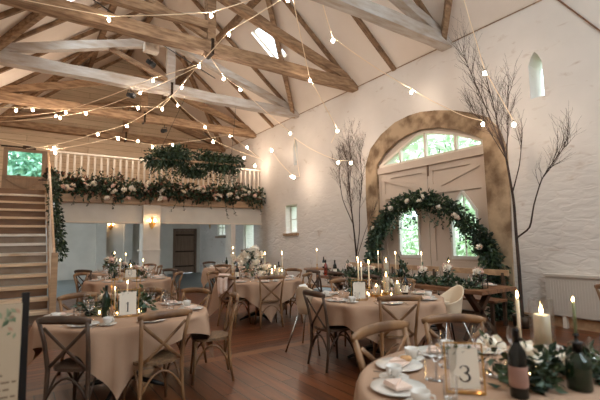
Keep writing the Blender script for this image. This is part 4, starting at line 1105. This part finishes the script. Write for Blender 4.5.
# table 3 centre
number_card(Z(1.80, 1.25), R(-46), G3, 'large glass-framed table number card reading 3', .135, .185, R(-8), 'gold', sc=.075)
BD.put(Z(1.95, 1.07), 0, 'dark wine bottle with burgundy-pink label beside the number 3 card', None, (1.1,1.1,1.02))
PIL.put(Z(2.78, 1.35, ZT+.002), 0, 'thick lit pillar candle in hurricane glass on table 3', None, (1.38,1.38,1.2))
TAP.put(Z(2.58, 1.39), 0, 'lit ivory taper between the dark bottle and the pillar candle', None, (1,1,1.0))
BG.put(Z(2.28, .95), 0, 'squat green glass bottle holding a taper on table 3', None, (1.5,1.5,.72))
TAPG.put((2.28, .95, ZT+.222), 0, 'lit sage taper standing in the squat green bottle', None, (.75,.75,.52))
BUD.put(Z(2.12, 1.30), 0, 'ivory rose in a bud vase behind the dark bottle of table 3', None, (1.15,1.15,1.0)); BUD.put(Z(2.12, 1.10), 1, 'ivory rose in front of the pillar candle of table 3', None, (1.15,1.15,1.0))
FERN.put(Z(2.5, 1.1), 2, 'leafy sprig vase at the dark heart of table 3', None, (.7,.7,.5)); FERN.put(Z(2.45, .92), 0, 'dark sprig vase near the edge of table 3', None, (.7,.7,.5)); FERN.put(Z(2.12, 1.05), 0, 'dark sprig vase beside the wine bottle of table 3', None, (.8,.8,.55))
for i, (x, y, pl) in enumerate(((1.98, 1.30, 'between card 3 and the dark bottle'), (2.2, 1.27, 'behind the ivory rose'), (2.33, 1.18, 'before the pillar candle'), (2.42, 1.26, 'at the foot of the pillar candle'), (2.15, 1.12, 'beside the wine bottle'))):
    TEA.put(Z(x, y), 0, 'lit tealight glass on table 3, '+pl, 'tealights on table 3')
for i, (deg, r) in enumerate(((115, .66), (80, .66))):
    m = MB(); a_ = R(deg); m.lathe([(.03,0), (.036,.01), (.03,.022), (.001,.026)], 14); o = m.obj('pastry', M['food']); o.location = (2.13+r*cos(a_)+.06, 1.12+r*sin(a_), ZT+.03)
    tag(o, 'small round pastry on the plate %s' % ('nearest the large blurred chair' if i == 0 else 'next along from the coffee cup'), 'pastry', 'pastries on plates')
t = thing('table_garland', 'dark leafy trail lying among the candles and bottles of table 3', 'garland', Z(2.35, 1.12))
mb = MB(); leaves(mb, [(-.33,.03,.03), (-.1,.02,.04), (.1,-.02,.04), (.3,-.12,.03)], 420, .09, .075, .02, .1, 77, (0,0,0,1)); mb.obj('foliage', GM, t, fix=False)
for i, (x, y, z) in enumerate(((-.16,.1,.09), (.02,-.08,.10), (.14,.07,.09))): rose('i', t, (x, y, z), .9, i+70)
BW.put(Z(2.52, 1.05), 0, 'slender dark bottle right of the ivory roses on table 3', None, (.8,.8,.6))
BG.put(Z(2.38, 1.28), 0, 'small green bottle between the taper and the pillar candle of table 3', None, (.9,.9,.55))
# table 4 centre: tall white flowers
t = thing('flower_arrangement', 'tall loose arrangement of white blooms on the white-flowered table', 'flowers', Z(3.9, 7.55))
m = MB(); m.lathe([(.07,0), (.08,.01), (.05,.12), (.045,.2)], 18); m.obj('vase', M['glass'], t)
mb = MB(); leaves(mb, [(0,0,.15), (0,0,.5)], 170, .2, .09, .025, -.2, 19, (0,2,1)); mb.obj('foliage', GM, t, fix=False)
rn = random.Random(2)
for i in range(22): rose('i', t, (rn.gauss(0,.11), rn.gauss(0,.1), rn.uniform(.15,.62)), rn.uniform(1.2,2), i)
t = thing('flower_arrangement', 'low white bloom cluster trailing towards the candles of the white-flowered table', 'flowers', Z(4.1, 7.42))
mb = MB(); leaves(mb, [(-.1,0,.05), (.3,0,.08)], 120, .13, .08, .022, 0, 20, (0,2,1)); mb.obj('foliage', GM, t, fix=False)
for i in range(10): rose('i', t, (rn.uniform(-.15,.3), rn.gauss(0,.08), rn.uniform(.08,.26)), rn.uniform(1.2,1.8), i+30)
for i, (x, y, sz, pl) in enumerate(((4.15, 7.12, .8, 'nearest the white blooms'), (4.25, 7.18, 1.0, 'in the middle of the row'), (4.37, 7.1, .7, 'next to the wall-side glasses'), (4.08, 7.0, .6, 'at the front'))):
    PIL.put(Z(x, y), 0, 'pillar candle in glass on the white-flowered table, '+pl, 'pillar candles of the white-flowered table', (1,1,sz))
TAP.put(Z(4.15, 7.4), 0, 'lit taper beside the low white bloom cluster', None, (1,1,1.3)); TAP.put(Z(4.5, 7.3), 0, 'lit taper on the wall side of the white-flowered table', None, (1,1,1.3)); TAP.put(Z(3.6, 7.75), 0, 'lit taper on the pillar side of the tall white flowers', None, (1,1,1.3))
BW.put(Z(3.62, 7.6), 0, 'dark wine bottle on the pillar side of the tall white flowers'); BG.put(Z(4.6, 7.6), 0, 'dark green bottle on the wall side of the white-flowered table')
number_card(Z(4.42, 7.28), R(-30), None, 'white number card on the white-flowered table', .13, .19)
# far tables
for tn, items in ((5, ((PIL, .05, .1, 1.2, 'white pillar candle'), (TAP, -.15, .15, 1.05, 'lit taper, staircase side,'), (TAP, .3, .1, 1.0, 'lit taper, pillar side,'), (BW, -.1, -.15, 1, 'dark wine bottle'), (POSY, .1, -.1, 1.4, 'rose posy with foliage'), (POSY, .28, -.02, 1.3, 'pale rose posy'), (FERN, -.3, 0, 1.3, 'leafy sprig vase'))),
                  (6, ((TAP, -.2, 0, 1.3, 'lit taper, staircase side,'), (TAP, .1, .1, 1.2, 'lit taper, pillar side,'), (BG, .2, 0, 1, 'dark bottle'), (POSY, -.3, 0, 2.0, 'tall pale flower vase'), (POSY, .05, 0, 1.2, 'rose posy'))),
                  (7, ((TAP, 0, 0, 1.5, 'lit taper'), (BG, -.2, 0, 1, 'dark bottle'), (POSY, .15, .1, 1.2, 'rose posy')))):
    cx, cy = TABLES[tn][:2]
    for (P_, dx, dy, sz, lb) in items:
        P_.put(Z(cx+dx, cy+dy), dx*9, lb+' on the '+TABLES[tn][4], None, (1, 1, sz) if P_ is not POSY else (sz, sz, sz))
number_card(Z(1.86, 8.85), R(-12), None, 'small white number card on the table behind table 1', .2, .2)
# napkin thrown over the chair + cloth on highchair
def drape(x, y, z0, rz, w_, h_, label, seed, mm='cloth_white', nm='napkin_cloth'):
    m = MB(); n1, n2 = 12, 10; vs = []; fs = []; rn = random.Random(seed); f1 = rn.uniform(0, 6)
    for j in range(n2+1):
        v = j/n2*2-1
        for i in range(n1+1):
            u = i/n1*2-1; s_ = abs(v)
            vs.append((u*w_/2*(1-.25*s_)+.02*sin(v*4), (.028+.05*s_)*(1 if v > 0 else -1)*(1 if abs(v) > .12 else abs(v)/.12)+.018*sin(u*7+f1)*s_, -h_*s_*(1+.18*u*(1 if v > 0 else -1)) + .012))
    for j in range(n2):
        for i in range(n1): o = j*(n1+1)+i; fs.append((o, o+1, o+n1+2, o+n1+1))
    m.add(vs, fs, True); o = m.obj(nm, M[mm]); o.location = (x, y, z0); o.rotation_euler = (0,0,rz); md = o.modifiers.new('s', 'SOLIDIFY'); md.thickness = .004
    return tag(o, label, 'napkin')
drape(3.04, 6.89, .93, R(-65), .26, .34, 'white napkin hung over the chair beside the white-flowered table', 1, 'napkin')
drape(3.30, 4.82, .88, R(30), .22, .2, 'white cloth thrown over the back of the aisle highchair', 2)

# head table dressing
t = thing('table_runner', 'leafy garland runner lying along the head table', 'garland', (5.62, 5.35, .755))
mb = MB(); leaves(mb, [(0,-1.75,.03), (.03,-.9,.04), (-.02,0,.04), (0,1.0,.04), (0,1.85,.03)], 1700, .085, .075, .022, .1, 31, (0,0,1,2))
rn = random.Random(9)
for i in range(16): trail(mb, (-.2, rn.uniform(-1.7,1.8), .0), rn.uniform(.1,.25), 900+i, rn.choice((0,1)), .07, .02)
mb.obj('foliage', GM, t, fix=False)
HT = .757
for i, y in enumerate((3.75, 4.35, 4.95, 5.55, 6.15, 6.75)):
    pl = ('nearest the tall branch', 'second from the tall branch', 'before the barred window', 'before the door bolt', 'third from the bottles', 'nearest the bottles')[i]
    PLATE.put((6.12, y, HT), 0, 'white plate on the head table, '+pl, 'plates on the head table'); NAP.put((6.12, y, HT+.019), pi/2, 'folded napkin on the head table plate '+pl, 'napkins on the head table')
    WG.put((5.9, y+.15, HT), 0, 'wine glass on the head table, '+pl, 'wine glasses on the head table'); WG.put((5.84, y-.12, HT), 0, 'second wine glass on the head table, '+pl, 'wine glasses on the head table')
    TUM.put((5.92, y+.24, HT), 0, 'tumbler on the head table, '+pl, 'tumblers on the head table')
    if i % 2 == 0: CUP.put((6.15, y+.25, HT), 0, 'cup and saucer on the head table, '+pl, 'cups on the head table')
HZ = .757
BR.put((5.45, 7.05, HZ), 0, 'rose-coloured wine bottle at the far end of the head table', None, (1.1,1.1,1.1)); BW.put((5.5, 6.8, HZ), 0, 'dark wine bottle next to the rose-coloured one', None, (1.1,1.1,1.1)); BG.put((5.5, 5.0, HZ), 0, 'green bottle with sprigs on the head table')
for y, s_, pl in ((6.4, 1.0, 'left of the floral arch foot'), (5.8, 1.3, 'before the arch foot'), (5.35, 1.3, 'before the far door window'), (4.75, 1.3, 'before the door join'), (4.2, 1.0, 'before the barred window')):
    TAP.put((5.78, y, HZ), 0, 'lit taper on the head table, '+pl, 'tapers on the head table', (1,1,s_))
for y, s_, pl in ((4.15, 1.7, 'before the near door window'), (4.65, 1.4, 'before the door join'), (3.62, 1.5, 'at the end by the tall branch'), (5.9, 1.2, 'in the middle'), (6.55, 1.3, 'near the bottles')):
    POSY.put((5.68, y, HZ), y, 'small pale flower vase on the head table, '+pl, 'flower vases on the head table', (1,1,s_))
PIL.put((5.6, 5.42, HZ), 0, 'thick pillar candle in glass on the head table', None, (1.4,1.4,1.6))
FERN.put((5.7, 5.12, HZ), 0, 'bright green sprigs in a bottle on the head table', None, (1,1,1.6))
t = thing('lantern', 'square glass lantern at the branch end of the head table', 'lantern', (5.72, 3.62, HZ))
m = MB(); 
for x in (-.07,.07):
    for y in (-.07,.07): m.b2((x-.005,y-.005,0), (x+.005,y+.005,.2))
m.b2((-.075,-.075,0), (.075,.075,.008)); m.b2((-.075,-.075,.195), (.075,.075,.205)); m.obj('lantern_frame', M['dark'], t)
m = MB(); m.b2((-.068,-.068,.01), (.068,.068,.19)); m.obj('glass_panel', M['glass'], t)
m = MB(); m.lathe([(.03,.009), (.03,.09), (.002,.09)], 12); m.obj('wax_pillar', M['wax'], t)
# side table things
BW.put((6.85, 8.95, .762), 0, 'dark bottle on the small side table'); FL.put((6.62, 9.2, .762), 0, 'flute on the small side table'); TAP.put((6.7, 9.05, .762), 0, 'lit taper on the small side table', None, (1,1,1.3))
# exit sign & black speaker on the far wall corner
m = MB(); m.b2((XR-.02, 14.05, 1.12), (XR, 14.3, 1.34)); o = m.obj('sign_board', M['white_wall']); s_ = MB(); s_.b2((XR-.025, 14.09, 1.16), (XR-.02, 14.26, 1.3)); q = s_.obj('sign_face', M['red'], o); tag(o, 'small orange and white notice on the wall beneath the gallery', 'sign'); o.name = 'wall_notice'
t = thing('loudspeaker', 'black loudspeaker box on a stand in the corner below the notice', 'loudspeaker', (6.9, 13.3, 0))
m = MB(); m.b2((-.24,-.15,.78), (.24,.15,1.02)); m.obj('cabinet', M['black'], t); m = MB(); m.tube([(0,0,.02), (0,0,.78)], .02, 8); m.obj('stand_pole', M['dark'], t)
for k in range(3): a_ = k*2.1; m = MB(); m.tube([(0,0,.3), (.3*cos(a_), .3*sin(a_), .01)], .012, 6); m.obj('leg', M['dark'], t)

# ---------------------------------------------------------------- menu board on easel
t = thing('easel', 'black easel holding the cream menu board', 'easel', (-.222, 2.60, 0), R(-2))
m = MB(); m.beam((-.25,.04,0), (-.2,.09,1.36), .035, .025, up=(0,1,0)); m.obj('leg', M['dark'], t)
m = MB(); m.beam((.265,.035,0), (.252,.085,1.25), .035, .025, up=(0,1,0)); m.obj('leg', M['dark'], t)
m = MB(); m.beam((.02,.55,0), (.02,.1,1.25), .035, .025, up=(0,1,0)); m.obj('leg', M['dark'], t)
m = MB(); m.b2((-.28,-.02,.325), (.28,.07,.355)); m.obj('ledge', M['dark'], t)
t = thing('menu_board', 'cream welcome board with painted greenery and dark lettering on black easel', 'sign', (-.222, 2.57, .345), R(-2)); t.rotation_euler = (R(-3), 0, R(-2))
m = MB(); m.b2((-.24,0,0), (.24,.012,.86)); m.obj('board_panel', M['board'], t)
mb = MB(); rn = random.Random(6)
for i in range(90):
    x = rn.uniform(-.2,.22); z = .86-abs(rn.gauss(0,.07))-.02
    a_ = rn.uniform(-2.6,-.5); l_ = rn.uniform(.02,.05); w_ = l_*.25; c, s_ = cos(a_), sin(a_)
    p = [(x,z), (x+c*l_*.5-s_*w_, z+s_*l_*.5+c*w_), (x+c*l_, z+s_*l_), (x+c*l_*.5+s_*w_, z+s_*l_*.5-c*w_)]
    mb.add([(max(-.235, min(.235, a)), -.0015, min(.85, b)) for a, b in p], [(0,1,2,3)], mi=rn.randrange(3))
mb.obj('painted_foliage', [M['print1'], M['print2'], M['print3']], t, fix=False)
for i, z in enumerate((.56, .51, .475, .44, .405, .37, .335, .30, .22, .17, .135, .10, .065)):
    w_ = (.07 if z in (.56, .22) else rn.uniform(.07,.14)); h_ = .018 if z in (.56, .22) else .009; x = .09-w_
    mb = MB()
    while x < .09+w_*.9:
        l_ = rn.uniform(.014,.04); mb.b2((x, -.0016, z-h_/2), (min(x+l_, .09+w_), -.0004, z+h_/2)); x += l_+.009
    mb.obj('text_line', M['faded'], t)

# ---------------------------------------------------------------- festoon lights
def bulb_proto():
    m = MB(); m.lathe([(.004,-.105), (.019,-.096), (.027,-.074), (.024,-.052), (.012,-.034)], 12, cap1=True); return m.obj('bulb', M['bulb'])
def socket_proto():
    m = MB(); m.lathe([(.014,-.036), (.016,-.012), (.008,.004)], 10, cap1=True); return m.obj('socket', M['black'])
_bp = []
def festoon(label, pts, bulbs, sag=.1, r=.0085):
    t = thing('festoon_string', label, 'string lights', (0,0,0), 0, 'warm festoon strings')
    P = [V(p) for p in pts]; path = []
    for i in range(len(P)-1):
        L_ = (P[i+1]-P[i]).length
        for k in range(10): u = k/10; path.append(P[i].lerp(P[i+1], u) - V((0,0,sag*4*u*(1-u)*min(1, L_/3))))
    path.append(P[-1])
    m = MB(); m.tube(path, r, 5); m.obj('cable', M['cable'], t)
    for b in bulbs:
        b = V(b); q = min(path, key=lambda p: (p-b).length) if False else b
        if not _bp:
            _bp.append(bulb_proto()); _bp.append(socket_proto()); o, s_ = _bp; o.parent = t; o.location = b; s_.parent = o
        else:
            o = _bp[0].copy(); COL.objects.link(o); o.parent = t; o.location = b; s_ = _bp[1].copy(); COL.objects.link(s_); s_.parent = o
KB = (3.3, 11.1, 5.6)
F = festoon
F('festoon string nearest overhead with the largest looking bulb', [(-.9,7.9,5.55), (1.12,7.6,5.55), (2.6,6.5,5.55), (3.3,5.4,5.6)], [(1.12,7.6,5.55), (2.6,6.5,5.55)], .03)
F('festoon string running down the middle of the hall from truss to truss', [(3.5,5.35,5.58), (3.14,6.95,5.56), (3.18,8.65,5.56), (3.25,10.1,5.56), KB], [(3.5,5.4,5.57), (3.14,6.95,5.56), (3.18,8.65,5.56), (3.25,10.1,5.56)], .03)
F('festoon string from the broad truss to the side wall over the slim rooflight', [(3.32,8.3,5.6), (3.85,8.81,5.47), (4.55,9.37,5.52), (7.45,11.4,5.2)], [(3.85,8.81,5.47), (4.55,9.37,5.52), (6.81,10.47,4.92)], .05)
F('festoon string dropping from the nearest truss to the wall above the birch', [(3.55,5.35,5.6), (5.7,7.85,5.5), (6.90,8.28,4.50), (7.5,9.3,4.4)], [(5.7,7.85,5.5), (6.90,8.28,4.50)], .03)
F('festoon string looping across the wall to the tall branching tree', [(4.2,5.35,5.62), (4.95,6.01,5.52), (6.90,5.70,4.74), (7.5,5.2,4.25), (6.81,4.08,3.62)], [(4.95,6.01,5.52), (6.85,5.70,4.74), (6.81,4.08,3.62)], .06)
F('festoon string falling beside the tall branching tree', [(6.45,4.1,5.9), (6.72,3.93,4.50), (6.72,3.48,3.45)], [(6.72,3.93,4.50), (6.72,3.48,3.45)], .0)
F('festoon string from the middle towards the staircase side, highest pair of bulbs', [(3.18,8.65,5.56), (2.51,10.01,5.56), (.92,13.54,5.45), (-.8,15.5,5.5)], [(2.51,10.01,5.56), (.92,13.54,5.45), (.70,14.0,5.44)], .05)
F('festoon string running close under the limewashed tie beam', [(3.2,8.8,5.56), (2.43,11.02,5.5), (1.44,13.44,5.47), (.82,14.24,5.45), (-.9,16,5.45)], [(2.43,11.0,5.54), (1.44,13.44,5.47), (.82,14.24,5.45)], .04)
F('festoon string from the gathering point to the staircase corner', [KB, (3.23,11.8,5.46), (2.62,12.07,5.46), (.11,13.81,5.46), (-.9,14.4,5.5)], [(3.23,11.8,5.46), (2.62,12.07,5.46), (.11,13.81,5.46), (-.29,14.1,5.46)], .05)
F('festoon string from the gathering point to the stable door', [KB, (2.6,13.4,5.25), (1.79,13.5,4.9), (.63,12.82,4.23), (.0,12.92,4.07)], [(2.6,13.4,5.25), (1.79,13.5,4.9), (.63,12.82,4.21), (.66,12.82,4.08)], .05)
F('festoon string from the gathering point to the gallery corner', [KB, (3.51,11.25,5.46), (4.98,12.95,5.46), (5.49,13.5,5.13), (7.5,13.7,4.7)], [(3.51,11.25,5.46), (4.98,12.95,5.46), (5.49,13.5,5.13)], .05)
F('festoon string drawn along the front of the gallery', [(-.9,12.9,4.3), (.6,12.9,4.1), (2.36,13.5,4.84), (3.42,13.5,4.70), (4.07,13.5,4.84), (6.15,13.5,5.43), (7.5,13.5,4.6)], [(2.36,13.5,4.84), (2.95,13.5,4.84), (3.42,13.5,4.70), (4.07,13.5,4.84), (6.15,13.5,5.43), (6.84,13.5,5.1), (6.71,13.5,4.68), (7.17,13.5,4.42)], .04)
F('festoon string swagged on the side wall from the gallery to the birch', [(7.5,12.9,4.93), (6.90,10.54,3.57), (7.5,11.0,3.62), (7.5,11.3,5.0), (6.85,8.23,3.62), (7.45,8.3,3.7)], [(6.90,11.78,4.65), (6.90,10.56,3.58), (6.90,10.44,3.54), (6.85,8.23,3.62), (6.81,7.68,3.52)], .08)
m = MB(); m.tube([(7.585,3.04,5.68), (7.585,2.44,4.80), (7.585,1.97,4.13), (7.585,1.0,2.8), (7.585,1.0,.9)], .014, 6); tag(m.obj('copper_pipe', M['slab']), 'brown conduit crossing the top of the stone wall', 'conduit')
m = MB(); m.tube([(-.9,6.6,6.0), (1.2,8.2,5.98), (4.2,10.2,5.98)], .012, 6); tag(m.obj('power_cable', M['dark']), 'thin dark cable strung behind the broad truss', 'cable')

# ---------------------------------------------------------------- outside
g = MB(); g.b2((XR+.5, -10, -.3), (40, 40, -.1)); g.b2((-30, Y1+.4, -.3), (XR+.5, 40, -.1)); struct(g.obj('ground', M['grass']))
def bush(name, label, cat, loc, size, n, seed, mm, trunk=True, ln=.35):
    t = thing(name, label, cat, loc)
    mb = MB(); rn = random.Random(seed)
    for b in range(9):
        c = V((rn.gauss(0,.4)*size[0], rn.gauss(0,.45)*size[1], size[2]*rn.uniform(.25,.9)))
        for _ in range(n//9):
            o = V((rn.gauss(0,1), rn.gauss(0,1), rn.gauss(0,1))).normalized(); mb.leaf(c+V((o.x*size[0]*.45, o.y*size[1]*.35, o.z*size[2]*.28))*rn.random()**.4, o+V((0,0,-.3)), ln, ln*.3, 0, rn)
    mb.obj('crown', M[mm], t, fix=False)
    m = MB(); m.tube([(0,0,-.1), (.05,.05,size[2]*.4), (0,0,size[2]*.75)], [.12,.09,.04], 8); m.obj('trunk', M['trunk'], t)
for i, y in enumerate((2.5, 5.2, 8.0, 11, 14.5)):
    bush('garden_bush', 'pale green bush outside the %s' % ('lancet slit', 'near barn-door window', 'far barn-door window', 'four-pane window', 'gallery corner window')[i], 'bush', (14+i % 2*1.5+(6 if i == 4 else 0), y+1.2*(i > 2), 0), (2.2, 2.6, 2.4), 1000, i, 'hedge')
bush('garden_tree', 'leafy green tree seen through the stable door', 'tree', (-1.0, 24.5, 0), (3, 1.5, 7.2), 5200, 40, 'hedge2', ln=.4)

for i, y in enumerate((9.5, 13.5, 18.0)):
    bush('garden_tree', 'tall pale tree seen through the %s of the fanlight' % ('near panes', 'middle panes', 'far panes')[i], 'tree', (20+i, y+2, 0), (3, 3.2, 9.5), 1500, 60+i, 'hedge', ln=.6)
# ---------------------------------------------------------------- light
W = bpy.data.worlds.new('sky'); S.world = W; W.use_nodes = True; N = W.node_tree.nodes; bg = N['Background']
bg.inputs[0].default_value = (.80, .90, 1, 1); bg.inputs[1].default_value = 5.0
def daylight(name, loc, rot, sx, sy, power, col=(.86,.93,1)):
    l = bpy.data.lights.new(name, 'AREA'); l.shape = 'RECTANGLE'; l.size = sx; l.size_y = sy; l.energy = power; l.color = col
    o = bpy.data.objects.new(name, l); COL.objects.link(o); o.location = loc; o.rotation_euler = rot; return o
ang = math.atan(T)
# daylight at the openings, plus fill through the added gable and rooflight openings
daylight('gable_fill_light', (3.3, Y0-.35, 4.9), (pi/2, 0, 0), 3.4, 3.2, 55, (1,.96,.92))
for (y0, y1, v0, v1), pw in zip(RL, (60, 105, 30)):
    p = slopeL((y0+y1)/2, (v0+v1)/2, .35); daylight('rooflight_day_fill', p, (0, -ang, 0), v1-v0, y1-y0, pw)
for (y0, y1, v0, v1), pw in zip(RR, (40, 150, 80)):  # last two lamps belong to the added rooflights
    p = slopeR((y0+y1)/2, (v0+v1)/2, .35); daylight('rooflight_day_fill', p, (0, ang, 0), v1-v0, y1-y0, pw)
daylight('undercroft_window_daylight', (XL-.55, 16.3, 1.7), (0, -pi/2, 0), 1.3, 2.5, 85, (.72,.9,1))

# ---------------------------------------------------------------- camera
yaw, pitch, roll, fpx = .5984, .1006, -.0158, 408.
cyw, syw, cp, sp = cos(yaw), sin(yaw), cos(pitch), sin(pitch)
fw = V((syw*cp, cyw*cp, sp)); r0 = V((cyw, -syw, 0)); u0 = r0.cross(fw)
rr = r0*cos(roll)+u0*sin(roll); uu = -r0*sin(roll)+u0*cos(roll)
cam = bpy.data.cameras.new('camera'); co = bpy.data.objects.new('camera', cam); COL.objects.link(co)
co.matrix_world = Matrix(((rr.x, uu.x, -fw.x, 0), (rr.y, uu.y, -fw.y, 0), (rr.z, uu.z, -fw.z, 1.5), (0,0,0,1)))
cam.sensor_width = 36; cam.lens = fpx/600*36; cam.clip_start = .05
cam.dof.use_dof = True; cam.dof.focus_distance = 7.0; cam.dof.aperture_fstop = 1.6
S.camera = co
S.view_settings.view_transform = 'Standard'; S.view_settings.look = 'None'; S.view_settings.gamma = 1; S.view_settings.use_curve_mapping = False
S.view_settings.exposure = 0.15
S.cycles.use_denoising = True; S.cycles.max_bounces = 8; S.cycles.diffuse_bounces = 5; S.cycles.transparent_max_bounces = 24
S.cycles.sample_clamp_indirect = 6; S.cycles.caustics_reflective = False; S.cycles.caustics_refractive = False
